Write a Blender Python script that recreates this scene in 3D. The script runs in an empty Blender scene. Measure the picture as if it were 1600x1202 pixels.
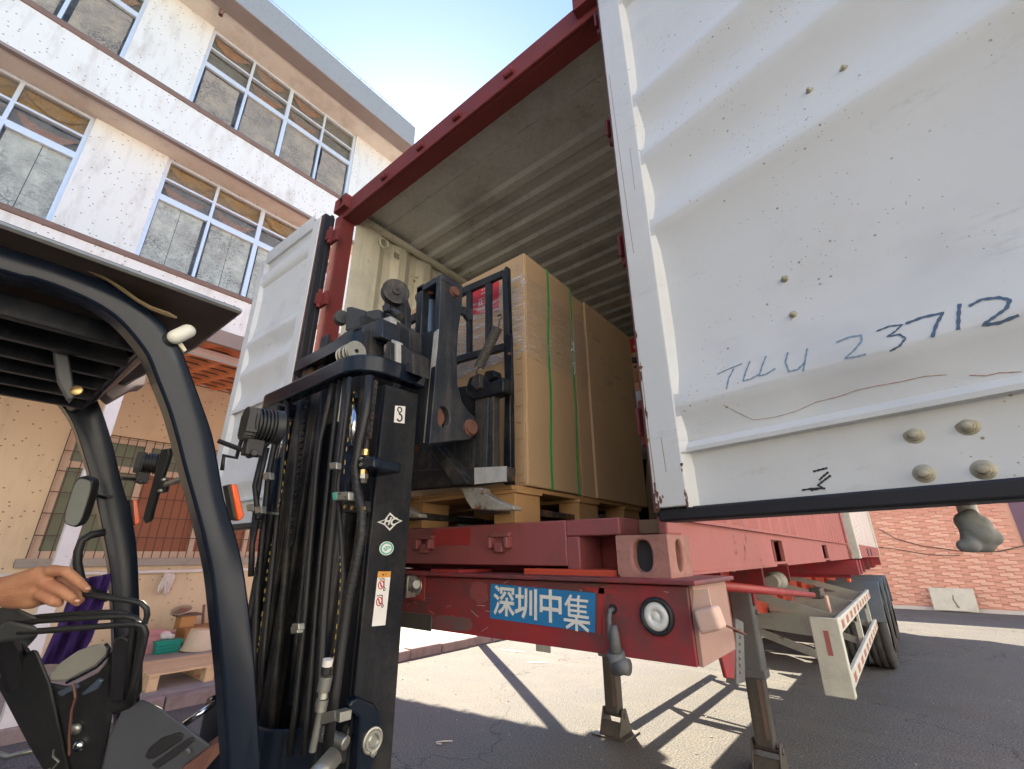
import bpy, bmesh, math, random
from mathutils import Vector, Matrix
random.seed(7)
sc = bpy.context.scene
COL = sc.collection

# ------------------------------------------------------------------ camera
CAM = Vector((2.961, -1.340, 1.484)); PITCH, ROLL, YAW, FOC = .362, -.004, -.686, 702.0
Fw = Vector((math.sin(YAW)*math.cos(PITCH), math.cos(YAW)*math.cos(PITCH), math.sin(PITCH)))
Rt = Vector((math.cos(YAW), -math.sin(YAW), 0)); Up = Rt.cross(Fw)
Rt, Up = Rt*math.cos(ROLL)+Up*math.sin(ROLL), -Rt*math.sin(ROLL)+Up*math.cos(ROLL)
cd = bpy.data.cameras.new('camera'); cam = bpy.data.objects.new('camera', cd); COL.objects.link(cam)
cd.sensor_width = 36; cd.lens = FOC/1600*36; cd.clip_start = .02; cd.clip_end = 600
cam.matrix_world = Matrix(((Rt.x, Up.x, -Fw.x, CAM.x), (Rt.y, Up.y, -Fw.y, CAM.y), (Rt.z, Up.z, -Fw.z, CAM.z), (0, 0, 0, 1)))
sc.camera = cam

# ------------------------------------------------------------------ light
SUN_EL, SUN_AZ = math.radians(37.8), math.radians(-52.3)      # azimuth from +Y towards +X
SUN = Vector((math.sin(SUN_AZ)*math.cos(SUN_EL), math.cos(SUN_AZ)*math.cos(SUN_EL), math.sin(SUN_EL)))
w = bpy.data.worlds.new('World'); sc.world = w; w.use_nodes = True
nt = w.node_tree; nt.nodes.clear()
wo = nt.nodes.new('ShaderNodeOutputWorld'); bg = nt.nodes.new('ShaderNodeBackground'); sky = nt.nodes.new('ShaderNodeTexSky')
sky.sky_type = 'NISHITA'; sky.sun_disc = False; sky.sun_elevation = SUN_EL; sky.sun_rotation = SUN_AZ
sky.altitude = 0; sky.air_density = 1.0; sky.dust_density = .36; sky.ozone_density = 3.0
bg.inputs['Strength'].default_value = .072
nt.links.new(sky.outputs[0], bg.inputs[0]); nt.links.new(bg.outputs[0], wo.inputs[0])
sd = bpy.data.lights.new('sun', 'SUN'); so = bpy.data.objects.new('sun', sd); COL.objects.link(so)
sd.energy = 3.9; sd.angle = math.radians(.5); sd.color = (1, .87, .67)
so.rotation_euler = (-SUN).to_track_quat('-Z', 'Y').to_euler()
vs = sc.view_settings; vs.view_transform = 'Standard'; vs.look = 'None'; vs.exposure = 2.4; vs.gamma = 1
vs.use_curve_mapping = False
try:
    sc.cycles.use_denoising = True; sc.cycles.max_bounces = 10; sc.cycles.diffuse_bounces = 5
    sc.cycles.sample_clamp_indirect = 8
except Exception: pass

# ------------------------------------------------------------------ survey: where a ray of the photograph meets a measured plane
def ray(px, py): return Fw*FOC + Rt*(px-800) - Up*(py-601)
def on(px, py, ax, v):
    d = ray(px, py); return CAM + d*((v-CAM[ax])/d[ax])
def X(px, py, v): return on(px, py, 0, v)
def Y(px, py, v): return on(px, py, 1, v)
def Z(px, py, v): return on(px, py, 2, v)
def RD(px, py): return ray(px, py).normalized()
def D(px, py, d): return CAM + ray(px, py)*(d/FOC)

# ------------------------------------------------------------------ mesh helpers
class B:
    def __init__(s): s.v = []; s.f = []
    def add(s, vs_, fs):
        n = len(s.v); s.v += [tuple(v) for v in vs_]; s.f += [tuple(i+n for i in f) for f in fs]; return s
    def box(s, x0, x1, y0, y1, z0, z1, T=None):
        vv = [Vector((x, y, z)) for z in (z0, z1) for y in (y0, y1) for x in (x0, x1)]
        if T: vv = [T(v) for v in vv]
        return s.add(vv, [(0, 2, 3, 1), (4, 5, 7, 6), (0, 1, 5, 4), (2, 6, 7, 3), (0, 4, 6, 2), (1, 3, 7, 5)])
    def slab(s, pts, off):
        pts = [Vector(p) for p in pts]; off = Vector(off); n = len(pts)
        nrm = Vector((0, 0, 0))
        for i in range(n): nrm += pts[i].cross(pts[(i+1) % n])
        if nrm.dot(off) > 0: pts.reverse()
        return s.add(pts+[p+off for p in pts], [tuple(range(n)), tuple(range(2*n-1, n-1, -1))] +
                     [((i+1) % n, i, i+n, (i+1) % n+n) for i in range(n)])
    def tube(s, pts, r, n=8, caps=True, flat=None):
        pts = [Vector(p) for p in pts]; m = len(pts); rr = r if isinstance(r, (list, tuple)) else [r]*m
        t0 = (pts[1]-pts[0]).normalized(); u = t0.orthogonal().normalized(); vs_ = []
        for i, p in enumerate(pts):
            t = (pts[min(i+1, m-1)]-pts[max(i-1, 0)]).normalized()
            u = (u - t*u.dot(t)).normalized(); w_ = t.cross(u)
            for k in range(n):
                a = 2*math.pi*k/n
                vs_.append(p + (u*math.cos(a)+w_*math.sin(a))*rr[i])
        fs = [(i*n+k, i*n+(k+1) % n, (i+1)*n+(k+1) % n, (i+1)*n+k) for i in range(m-1) for k in range(n)]
        if caps: fs += [tuple(range(n-1, -1, -1)), tuple(range((m-1)*n, m*n))]
        return s.add(vs_, fs)
    def cyl(s, a, b, r, n=16): return s.tube([a, b], r, n)
    def lathe(s, o, axis, prof, n=24):
        o = Vector(o); ax = Vector(axis).normalized(); u = ax.orthogonal().normalized(); w_ = ax.cross(u); vs_ = []
        for (t, r) in prof:
            for k in range(n):
                a = 2*math.pi*k/n; vs_.append(o+ax*t+(u*math.cos(a)+w_*math.sin(a))*max(r, 1e-5))
        m = len(prof)
        return s.add(vs_, [(i*n+k, i*n+(k+1) % n, (i+1)*n+(k+1) % n, (i+1)*n+k) for i in range(m-1) for k in range(n)])
    def blob(s, c, r, axes=None, n=12, m=8):
        c = Vector(c); r = Vector(r) if not isinstance(r, (int, float)) else Vector((r, r, r))
        ax = axes or (Vector((1, 0, 0)), Vector((0, 1, 0)), Vector((0, 0, 1)))
        vs_ = []
        for i in range(m+1):
            th = math.pi*i/m
            for k in range(n):
                ph = 2*math.pi*k/n
                vs_.append(c+ax[0]*(r.x*math.sin(th)*math.cos(ph))+ax[1]*(r.y*math.sin(th)*math.sin(ph))+ax[2]*(r.z*math.cos(th)))
        return s.add(vs_, [(i*n+k, (i+1)*n+k, (i+1)*n+(k+1) % n, i*n+(k+1) % n) for i in range(m) for k in range(n)])
    def capsule(s, a, b, ra, rb, n=12):
        a = Vector(a); b = Vector(b); d = (b-a)
        L = d.length; pts = []; rr = []
        dn = d.normalized()
        for k in range(5):
            t = math.pi/2*k/4; pts.append(a-dn*ra*math.cos(t)); rr.append(max(ra*math.sin(t), 1e-4))
        for k in range(5):
            t = math.pi/2*k/4; pts.append(b+dn*rb*math.sin(t)); rr.append(max(rb*math.cos(t), 1e-4))
        return s.tube(pts, rr, n)
    def sheet(s, P, nu, nv, thick=None):
        vs_ = [P(i/nu, j/nv) for j in range(nv+1) for i in range(nu+1)]
        return s.add(vs_, [(j*(nu+1)+i, j*(nu+1)+i+1, (j+1)*(nu+1)+i+1, (j+1)*(nu+1)+i) for j in range(nv) for i in range(nu)])
    def holed(s, c, ux, uy, n_, w_, h_, hw, hh, depth, N=32):
        """plate w_ x h_ round c with a stadium hole of half sizes hw, hh, walls going in by depth"""
        c = Vector(c); ux = Vector(ux); uy = Vector(uy); n_ = Vector(n_); O = []; H = []
        angs = sorted(set([2*math.pi*k/N for k in range(N)]+[math.atan2(b*h_/2, a*w_/2) % (2*math.pi) for a in (1, -1) for b in (1, -1)]))
        for a in angs:
            ca, sa = math.cos(a), math.sin(a)
            t = min(w_/2/abs(ca) if abs(ca) > 1e-9 else 1e9, h_/2/abs(sa) if abs(sa) > 1e-9 else 1e9)
            O.append(c+ux*ca*t+uy*sa*t)
            H.append(c+ux*(hw*math.copysign(abs(ca)**.75, ca))+uy*(hh*math.copysign(abs(sa)**.75, sa)))
        m = len(O); I = [h-n_*depth for h in H]
        return s.add(O+H+I, [(k, (k+1) % m, m+(k+1) % m, m+k) for k in range(m)] + [(m+k, m+(k+1) % m, 2*m+(k+1) % m, 2*m+k) for k in range(m)])

def obj(name, b, m, parent=None, bevel=0, smooth=False, seg=2, sharp=.56, **props):
    me = bpy.data.meshes.new(name); me.from_pydata(b.v, [], b.f); me.update()
    bm = bmesh.new(); bm.from_mesh(me); bmesh.ops.recalc_face_normals(bm, faces=bm.faces); bm.to_mesh(me); bm.free()
    if smooth: me.shade_smooth()
    elif len(b.f) > 6:
        me.shade_smooth(); bm = bmesh.new(); bm.from_mesh(me)
        for e in bm.edges: e.smooth = len(e.link_faces) == 2 and e.calc_face_angle(9) < sharp
        bm.to_mesh(me); bm.free()
    return link(name, me, m, parent, bevel, seg, **props)
def link(name, data, m, parent=None, bevel=0, seg=2, **props):
    o = bpy.data.objects.new(name, data); COL.objects.link(o)
    if m:
        for mm in (m if isinstance(m, (list, tuple)) else [m]): data.materials.append(mm)
    if parent is not None:
        o.parent = parent; o.matrix_parent_inverse = PINV[parent.name]
    if bevel:
        md = o.modifiers.new('bevel', 'BEVEL'); md.width = bevel; md.segments = seg; md.limit_method = 'ANGLE'; md.angle_limit = math.radians(40)
        md.harden_normals = False
    for k, v in props.items(): o[k] = v
    PINV[o.name] = Matrix.Identity(4)
    return o
PINV = {}
def thing(name, label, cat, loc=(0, 0, 0), group=None):
    o = bpy.data.objects.new(name, None); COL.objects.link(o); o.location = loc; o.empty_display_size = .1
    o['label'] = label; o['category'] = cat
    if group: o['group'] = group
    PINV[o.name] = Matrix.Translation(loc).inverted(); return o
def tag(o, label, cat, group=None):
    o['label'] = label; o['category'] = cat
    if group: o['group'] = group
    return o
def structure(name, b, m, parent=None, **k):
    o = obj(name, b, m, parent, **k)
    if parent is None: o['kind'] = 'structure'
    return o
def text(name, body, size, origin, ux, uy, m, parent, extrude=.0006, offset=0, align='CENTER', shear=0):
    c = bpy.data.curves.new(name, 'FONT'); c.body = body; c.size = size; c.align_x = align; c.align_y = 'CENTER'
    c.extrude = extrude; c.offset = offset; c.shear = shear; c.resolution_u = 3
    o = bpy.data.objects.new(name, c); COL.objects.link(o); c.materials.append(m)
    ux = Vector(ux).normalized(); uy = Vector(uy); uy = (uy-ux*uy.dot(ux)).normalized(); n = ux.cross(uy)
    o.matrix_world = Matrix(((ux.x, uy.x, n.x, origin[0]), (ux.y, uy.y, n.y, origin[1]), (ux.z, uy.z, n.z, origin[2]), (0, 0, 0, 1)))
    dg = bpy.context.evaluated_depsgraph_get(); me = bpy.data.meshes.new_from_object(o.evaluated_get(dg)); me.transform(o.matrix_world)
    bpy.data.objects.remove(o); bpy.data.curves.remove(c)
    me.materials.clear()
    return link(name, me, m, parent)
def clone(src, delta, parent=None, name=None):
    """copy of a single mesh object (shared mesh) moved by delta"""
    c = src.copy(); COL.objects.link(c)
    if parent is not None: c.parent = parent; c.matrix_parent_inverse = PINV[parent.name]
    c.location = Vector(src.location)+Vector(delta); PINV[c.name] = Matrix.Identity(4)
    return c
def clone_tree(root, loc, label=None):
    r = root.copy(); COL.objects.link(r); r.location = loc; PINV[r.name] = PINV[root.name]
    if label: r['label'] = label
    for ch in list(root.children):
        c = ch.copy(); COL.objects.link(c); c.parent = r; PINV[c.name] = PINV[ch.name]
        for g in list(ch.children):
            d = g.copy(); COL.objects.link(d); d.parent = c; PINV[d.name] = PINV[g.name]
    return r

# ------------------------------------------------------------------ materials
MATS = {}
class N:
    def __init__(s, name):
        s.m = bpy.data.materials.new(name); s.m.use_nodes = True; s.t = s.m.node_tree
        s.p = s.t.nodes['Principled BSDF']; s.out = s.t.nodes['Material Output']
        s.tc = s.t.nodes.new('ShaderNodeTexCoord'); s.co = s.tc.outputs['Object']
    def n(s, ty, **k):
        x = s.t.nodes.new(ty)
        for a, v in k.items():
            if hasattr(x, a) and a not in x.inputs: setattr(x, a, v)
        return x
    def l(s, a, b): s.t.links.new(a, b)
    def scale(s, sx, sy, sz, co=None):
        m = s.n('ShaderNodeMapping'); m.inputs['Scale'].default_value = (sx, sy, sz); s.l(co or s.co, m.inputs[0]); return m.outputs[0]
    def noise(s, sc_, detail=4, rough=.6, co=None):
        x = s.n('ShaderNodeTexNoise'); x.inputs['Scale'].default_value = sc_; x.inputs['Detail'].default_value = detail
        x.inputs['Roughness'].default_value = rough; s.l(co or s.co, x.inputs['Vector']); return x.outputs[0]
    def ramp(s, fac, a, b, ca=(0, 0, 0, 1), cb=(1, 1, 1, 1)):
        if a > b: a, b, ca, cb = b, a, cb, ca
        x = s.n('ShaderNodeValToRGB'); x.color_ramp.elements[0].position = a; x.color_ramp.elements[1].position = b
        x.color_ramp.elements[0].color = ca; x.color_ramp.elements[1].color = cb; s.l(fac, x.inputs[0]); return x.outputs[0]
    def mix(s, fac, a, b, mode='MIX'):
        x = s.n('ShaderNodeMixRGB'); x.blend_type = mode
        for i, v in ((0, fac), (1, a), (2, b)):
            if isinstance(v, (int, float)): x.inputs[i].default_value = v if i == 0 else (v, v, v, 1)
            elif isinstance(v, (tuple, list)): x.inputs[i].default_value = (*v[:3], 1)
            else: s.l(v, x.inputs[i])
        return x.outputs[0]
    def math(s, op, a, b=0):
        x = s.n('ShaderNodeMath'); x.operation = op
        for i, v in ((0, a), (1, b)):
            if isinstance(v, (int, float)): x.inputs[i].default_value = v
            else: s.l(v, x.inputs[i])
        return x.outputs[0]
    def bump(s, h, strength, dist=.01):
        x = s.n('ShaderNodeBump'); x.inputs['Strength'].default_value = strength; x.inputs['Distance'].default_value = dist
        s.l(h, x.inputs['Height']); s.l(x.outputs[0], s.p.inputs['Normal'])
    def set(s, **k):
        for a, v in k.items():
            i = s.p.inputs[a.replace('_', ' ')]
            if isinstance(v, (int, float)): i.default_value = v
            elif isinstance(v, (tuple, list)): i.default_value = (*v[:3], 1) if len(i.default_value) == 4 else v[:3]
            else: s.l(v, i)
        return s.m
def paint(name, base, rough=.5, metal=0, dirt=(.12, .1, .08), dirt_amt=.35, dirt_scale=3, rust=0, rust_scale=14, var=.12, bump=.05, spec=.5, fine=60, streak=0, coat=0, rnd=0, lo=.48, hi=.78):
    a = N(name)
    base2 = tuple(min(1, c*(1-var)) for c in base)
    col = a.mix(a.noise(dirt_scale*.6, 5), base2, tuple(min(1, c*(1+var)) for c in base))
    if rnd:
        oi = a.n('ShaderNodeObjectInfo'); col = a.mix(a.math('MULTIPLY', oi.outputs['Random'], rnd), col, tuple(c*.45 for c in base))
    d = a.ramp(a.noise(dirt_scale, 8, .7), lo, hi)
    col = a.mix(a.math('MULTIPLY', d, dirt_amt), col, dirt)
    f = a.ramp(a.noise(fine, 3, .7), .55, .8); col = a.mix(a.math('MULTIPLY', f, dirt_amt*.5), col, dirt)
    if streak:
        st = a.ramp(a.noise(7, 5, .7, a.scale(3.5, 3.5, .25)), .5, .75); col = a.mix(a.math('MULTIPLY', st, streak), col, dirt)
    ro = a.math('ADD', a.math('MULTIPLY', a.noise(dirt_scale*2.5, 5), .3), rough-.15)
    if rust:
        r = a.ramp(a.math('MULTIPLY', a.noise(rust_scale, 9, .75), a.ramp(a.noise(rust_scale*.22, 3), .38, .62)), .62-.20*rust, .68-.20*rust)
        rc = a.mix(a.noise(rust_scale*3, 4), (.07, .03, .015), (.30, .12, .04))
        col = a.mix(r, col, rc); ro = a.mix(r, ro, .9)
    a.set(Base_Color=col, Roughness=ro, Metallic=metal, Specular_IOR_Level=spec)
    if coat: a.set(Coat_Weight=coat, Coat_Roughness=.12)
    if bump: a.bump(a.noise(fine*.7, 4), bump, .004)
    MATS[name] = a.m; return a.m
def flat(name, c, rough=.5, metal=0, **k):
    a = N(name); n = a.noise(25, 4)
    a.set(Base_Color=a.mix(n, tuple(x*.88 for x in c), tuple(min(1, x*1.1) for x in c)), Roughness=rough, Metallic=metal, **k); MATS[name] = a.m; return a.m
M = MATS
# ------------------------------------------------------------------ the materials of the place
def build_mats():
    # asphalt
    a = N('asphalt'); f = a.noise(75, 3, .75); g = a.noise(2.2, 6, .65); v = a.n('ShaderNodeTexVoronoi'); v.inputs['Scale'].default_value = 48; a.l(a.co, v.inputs['Vector'])
    c = a.mix(a.ramp(f, .38, .62), (.042, .043, .045), (.205, .20, .192)); c = a.mix(a.math('MULTIPLY', a.ramp(g, .42, .75), .45), c, (.19, .168, .135))
    c = a.mix(a.math('MULTIPLY', a.ramp(v.outputs['Distance'], .12, .0), .5), c, (.3, .29, .27))
    st = a.ramp(a.noise(.55, 7, .72), .52, .70); c = a.mix(a.math('MULTIPLY', st, .4), c, (.055, .052, .05))
    dp = a.ramp(a.noise(.9, 5, .65, a.scale(.35, 1.5, 1)), .55, .75); c = a.mix(a.math('MULTIPLY', dp, .3), c, (.26, .235, .2))
    ck = a.n('ShaderNodeTexVoronoi'); ck.feature = 'DISTANCE_TO_EDGE'; ck.inputs['Scale'].default_value = .28
    wv = a.n('ShaderNodeVectorMath'); wv.operation = 'ADD'; nz = a.n('ShaderNodeTexNoise'); nz.inputs['Scale'].default_value = 2.5; nz.inputs['Detail'].default_value = 6; a.l(a.co, nz.inputs['Vector'])
    a.l(a.co, wv.inputs[0]); a.l(nz.outputs['Color'], wv.inputs[1]); a.l(wv.outputs[0], ck.inputs['Vector'])
    c = a.mix(a.math('MULTIPLY', a.ramp(ck.outputs['Distance'], .004, .001), .75), c, (.02, .02, .02))
    a.set(Base_Color=c, Roughness=.85, Specular_IOR_Level=.3); a.bump(a.math('ADD', f, v.outputs['Distance']), .6, .01); M['asphalt'] = a.m
    # concrete pavement
    a = N('concrete'); g = a.noise(1.3, 8, .7); f = a.noise(40, 5, .7); cr = a.ramp(a.noise(3.5, 8, .75, a.scale(1, .35, 1)), .5, .56)
    c = a.mix(g, (.27, .255, .235), (.46, .44, .41)); c = a.mix(a.math('MULTIPLY', cr, .25), c, (.16, .145, .13)); c = a.mix(a.math('MULTIPLY', a.ramp(f, .5, .75), .3), c, (.2, .18, .16))
    a.set(Base_Color=c, Roughness=.9); a.bump(f, .3, .006); M['concrete'] = a.m
    paint('kerb_stone', (.30, .24, .24), .9, dirt=(.12, .09, .08), dirt_amt=.7, dirt_scale=6, bump=.5, fine=35)
    # mosaic facade, small tiles with scattered brown tesserae
    def mosaic(name, base, dots, grime):
        a = N(name); sep = a.n('ShaderNodeSeparateXYZ'); a.l(a.co, sep.inputs[0]); cmb = a.n('ShaderNodeCombineXYZ')
        a.l(a.math('ADD', sep.outputs[0], sep.outputs[1]), cmb.inputs[0]); a.l(sep.outputs[2], cmb.inputs[1])
        v = a.n('ShaderNodeTexVoronoi'); v.feature = 'F1'; v.distance = 'CHEBYCHEV'; v.inputs['Scale'].default_value = 1; v.inputs['Randomness'].default_value = .62
        a.l(a.scale(10.5, 13, 1, cmb.outputs[0]), v.inputs['Vector'])
        dot = a.ramp(v.outputs['Distance'], .135, .095)
        # bricked grout lines
        br = a.n('ShaderNodeTexBrick'); br.inputs['Scale'].default_value = 20; br.inputs['Mortar Size'].default_value = .012; br.inputs['Brick Width'].default_value = .5; br.inputs['Row Height'].default_value = .5
        br.offset = 0; a.l(cmb.outputs[0], br.inputs['Vector'])
        c = a.mix(a.noise(.7, 6, .7), tuple(x*.9 for x in base), base)
        c = a.mix(a.math('MULTIPLY', a.ramp(a.noise(4, 7, .7, a.scale(1, 1, .25)), .5, .75), grime), c, (.34, .27, .2))
        c = a.mix(a.math('MULTIPLY', br.outputs['Fac'], .22), c, tuple(x*.6 for x in base)); c = a.mix(a.math('MULTIPLY', dot, dots), c, (.11, .075, .05))
        a.set(Base_Color=c, Roughness=.45); a.bump(br.outputs['Fac'], -.25, .003); M[name] = a.m
    mosaic('mosaic_white', (.785, .77, .735), .9, .5)
    mosaic('mosaic_grey', (.33, .335, .33), .75, .25)
    mosaic('mosaic_warm_bounce', (.74, .62, .43), .9, .35)  # white tile with warm bounce light put into its colour, for the lower wall
    paint('soffit', (.70, .635, .555), .85, dirt=(.32, .22, .15), dirt_amt=.5, dirt_scale=2.2, streak=.2)
    paint('brown_strip', (.20, .125, .10), .7, dirt=(.08, .06, .05), dirt_amt=.5, dirt_scale=5)
    paint('brown_soffit', (.27, .22, .20), .8, dirt=(.16, .12, .1), dirt_amt=.4)
    flat('window_metal', (.70, .76, .84), .35, .3)
    # glass
    def glass(name, tint, alpha, rough=.06):
        a = N(name); tr = a.n('ShaderNodeBsdfTransparent'); tr.inputs[0].default_value = (*tint, 1); gl = a.n('ShaderNodeBsdfGlossy'); gl.inputs['Roughness'].default_value = rough
        df = a.n('ShaderNodeBsdfDiffuse'); df.inputs[0].default_value = (.35, .33, .3, 1)
        fr = a.n('ShaderNodeLayerWeight'); fr.inputs[0].default_value = .12; m1 = a.n('ShaderNodeMixShader'); m2 = a.n('ShaderNodeMixShader')
        dirt = a.math('MULTIPLY', a.ramp(a.noise(3, 8, .75), .4, .75), alpha)
        a.l(dirt, m1.inputs[0]); a.l(tr.outputs[0], m1.inputs[1]); a.l(df.outputs[0], m1.inputs[2])
        a.l(a.math('ADD', a.math('MULTIPLY', fr.outputs['Facing'], .22), .025), m2.inputs[0]); a.l(m1.outputs[0], m2.inputs[1]); a.l(gl.outputs[0], m2.inputs[2]); a.l(m2.outputs[0], a.out.inputs[0]); M[name] = a.m
    glass('window_glass', (.95, .96, .96), .3)
    # pasted paper and boards behind the panes
    def board(name, c1, c2, dark, amt, seams):
        a = N(name); oi = a.n('ShaderNodeObjectInfo'); add = a.n('ShaderNodeVectorMath'); add.operation = 'ADD'; cb = a.n('ShaderNodeCombineXYZ')
        for k in range(3): a.l(a.math('MULTIPLY', oi.outputs['Random'], 37+k*11), cb.inputs[k])
        a.l(a.co, add.inputs[0]); a.l(cb.outputs[0], add.inputs[1]); co = add.outputs[0]
        c = a.mix(a.noise(1.4, 6, .7, co), c1, c2)
        big = a.ramp(a.noise(1.7, 4, .6, co), .42, .66); fine = a.ramp(a.noise(26, 8, .8, co), .47, .55)
        c = a.mix(a.math('MULTIPLY', a.math('MULTIPLY', big, fine), amt), c, dark); c = a.mix(a.math('MULTIPLY', a.ramp(a.noise(7, 6, .8, a.scale(1, .5, 1.6, co)), .56, .64), amt*.6), c, dark)
        a.set(Base_Color=c, Roughness=.85); M[name] = a.m
    board('paper_grey', (.58, .57, .48), (.74, .72, .63), (.07, .075, .075), .95, 1)
    board('paper_tan', (.46, .36, .255), (.62, .50, .37), (.09, .06, .055), .95, 1)
    board('board_amber', (.30, .175, .06), (.46, .28, .11), (.12, .07, .03), .6, 0)
    board('board_red', (.30, .13, .06), (.46, .24, .13), (.09, .05, .03), .6, 0)
    board('board_olive', (.15, .135, .105), (.24, .21, .16), (.06, .055, .05), .5, 0)
    flat('bounce_cream', (.76, .72, .62), .9); flat('bounce_white', (.80, .79, .75), .9); paint('worn_red', (.26, .06, .06), .6, dirt=(.13, .10, .095), dirt_amt=.9, dirt_scale=9, lo=.36, hi=.6); flat('rust_line', (.38, .21, .11), .8); paint('cast_grey', (.21, .215, .20), .7, dirt=(.09, .085, .08), dirt_amt=.6, dirt_scale=12, rust=.2); flat('end_brown', (.36, .215, .175), .7); flat('room_dark', (.06, .055, .05), .9)
    # clay tiles
    paint('clay_tile', (.78, .24, .09), .8, dirt=(.2, .07, .04), dirt_amt=.5, dirt_scale=6, rnd=.35, bump=.25)
    paint('batten', (.16, .10, .07), .8, dirt_amt=.4)
    paint('white_paint', (.80, .80, .82), .45, dirt=(.4, .36, .32), dirt_amt=.25, rust=.15)
    paint('wall_tile', (.68, .325, .225), .5, dirt=(.45, .2, .13), dirt_amt=.3, dirt_scale=5, rnd=.16, var=.1)
    paint('wall_tile_light', (.75, .42, .30), .5, dirt=(.48, .24, .16), dirt_amt=.3, dirt_scale=5, rnd=.12)
    flat('grout', (.60, .32, .23), .9)
    # container and trailer
    paint('container_red', (.205, .040, .038), .65, spec=.25, dirt=(.10, .05, .045), dirt_amt=.45, dirt_scale=2.5, rust=.35, rust_scale=9, streak=.25)
    paint('container_pale_red', (.37, .125, .112), .65, spec=.3, dirt=(.22, .09, .08), dirt_amt=.45, dirt_scale=2.2, rust=.3, rust_scale=10, streak=.35)  # paler, pinker red, used on the container's right side
    paint('sill_red', (.27, .072, .075), .55, dirt=(.11, .07, .065), dirt_amt=.75, dirt_scale=4, rust=.3, rust_scale=12, streak=.25)
    paint('fresh_red', (.33, .035, .035), .5, dirt=(.12, .05, .05), dirt_amt=.4)
    paint('casting_rust', (.36, .175, .145), .85, dirt=(.09, .05, .035), dirt_amt=.8, dirt_scale=9, rust=.72, rust_scale=13, bump=.6, fine=40)
    a = N('door_white'); c = a.mix(a.noise(1.1, 6, .65), (.66, .67, .665), (.755, .76, .75))
    sm = a.ramp(a.noise(1.25, 4, .55, a.scale(1, 1, 1.5)), .54, .72); c = a.mix(a.math('MULTIPLY', sm, .75), c, (.45, .455, .47))
    sc_ = a.ramp(a.noise(5, 9, .8, a.scale(.6, .6, 2.2)), .60, .70); c = a.mix(a.math('MULTIPLY', sc_, .4), c, (.36, .36, .36))
    ru = a.ramp(a.noise(2.3, 5, .7), .5, .72); c = a.mix(a.math('MULTIPLY', ru, .16), c, (.50, .42, .32))
    for sc__, th_, col, amt in ((42, .16, (.20, .09, .045), .85), (95, .2, (.26, .13, .07), .7)):
        v = a.n('ShaderNodeTexVoronoi'); v.inputs['Scale'].default_value = sc__; a.l(a.co, v.inputs['Vector']); d = a.ramp(v.outputs['Distance'], th_, th_*.5)
        sep = a.n('ShaderNodeSeparateColor'); a.l(v.outputs['Color'], sep.inputs[0]); pick = a.ramp(a.math('MULTIPLY', sep.outputs[0], a.ramp(a.noise(2.6, 4, .7), .38, .68)), .42, .46)
        c = a.mix(a.math('MULTIPLY', a.math('MULTIPLY', d, pick), amt), c, col)
    a.set(Base_Color=c, Roughness=a.math('ADD', a.math('MULTIPLY', a.noise(6, 5), .25), .3)); a.bump(a.noise(3, 5, .5), .25, .02); M['door_white'] = a.m
    paint('liner_cream', (.72, .68, .54), .55, dirt=(.36, .29, .2), dirt_amt=.5, dirt_scale=2.2, streak=.35, rust=.1)
    paint('roof_liner', (.72, .705, .665), .6, dirt=(.16, .14, .115), dirt_amt=.7, dirt_scale=1.7, rust=.2, rust_scale=18, streak=.25)
    flat('rubber', (.018, .018, .022), .55)
    flat('rubber_grey', (.05, .052, .055), .6)
    paint('plywood', (.22, .14, .08), .8, dirt=(.06, .05, .04), dirt_amt=.7)
    paint('container_white', (.74, .66, .62), .55, dirt=(.5, .35, .28), dirt_amt=.4, dirt_scale=2)
    paint('chassis_red', (.40, .022, .035), .5, dirt=(.115, .052, .05), dirt_amt=.9, dirt_scale=2.6, lo=.36, hi=.62, rust=.15, rust_scale=14, fine=45, bump=.15)
    paint('chassis_orange', (.52, .07, .035), .6, dirt=(.16, .06, .05), dirt_amt=.5, dirt_scale=3)
    paint('chassis_grey', (.38, .375, .33), .7, dirt=(.16, .14, .12), dirt_amt=.6, dirt_scale=4, rust=.25)
    paint('guard_white', (.60, .60, .52), .6, dirt=(.24, .21, .17), dirt_amt=.5, dirt_scale=5, rust=.2)
    paint('leg_steel', (.085, .078, .07), .55, dirt=(.20, .16, .12), dirt_amt=.5, dirt_scale=4, rust=.3, rust_scale=8, metal=.2, streak=.3)
    paint('leg_grey', (.14, .145, .15), .6, dirt=(.07, .06, .05), dirt_amt=.6, dirt_scale=4, rust=.2)
    flat('plate_blue', (.025, .19, .42), .5)
    flat('plate_white', (.74, .74, .68), .5)
    flat('reflector_red', (.40, .13, .12), .5); flat('reflector_white', (.66, .62, .52), .4)
    paint('lamp_box', (.62, .42, .34), .6, dirt=(.35, .2, .15), dirt_amt=.5)
    flat('lens_clear', (.72, .72, .68), .12, 0, Coat_Weight=.8)
    flat('tyre', (.022, .021, .022), .85); paint('tyre_dusty', (.052, .049, .047), .9, dirt=(.16, .14, .12), dirt_amt=.6, dirt_scale=5)
    paint('mudguard', (.13, .15, .165), .7, dirt=(.26, .24, .21), dirt_amt=.5)
    flat('chrome', (.78, .8, .82), .16, 1.0)
    paint('zinc', (.42, .42, .38), .42, metal=.85, dirt=(.2, .17, .12), dirt_amt=.4, dirt_scale=12)
    flat('brass', (.62, .45, .2), .35, .9)
    paint('bolt_zinc', (.48, .44, .33), .5, metal=.5, dirt=(.2, .16, .1), dirt_amt=.5, dirt_scale=20)
    # forklift
    paint('black_gloss', (.008, .013, .024), .20, dirt=(.08, .07, .05), dirt_amt=.06, dirt_scale=2.5, bump=.015, coat=0, spec=.33)  # blue in the base colour stands in for sky sheen
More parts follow.
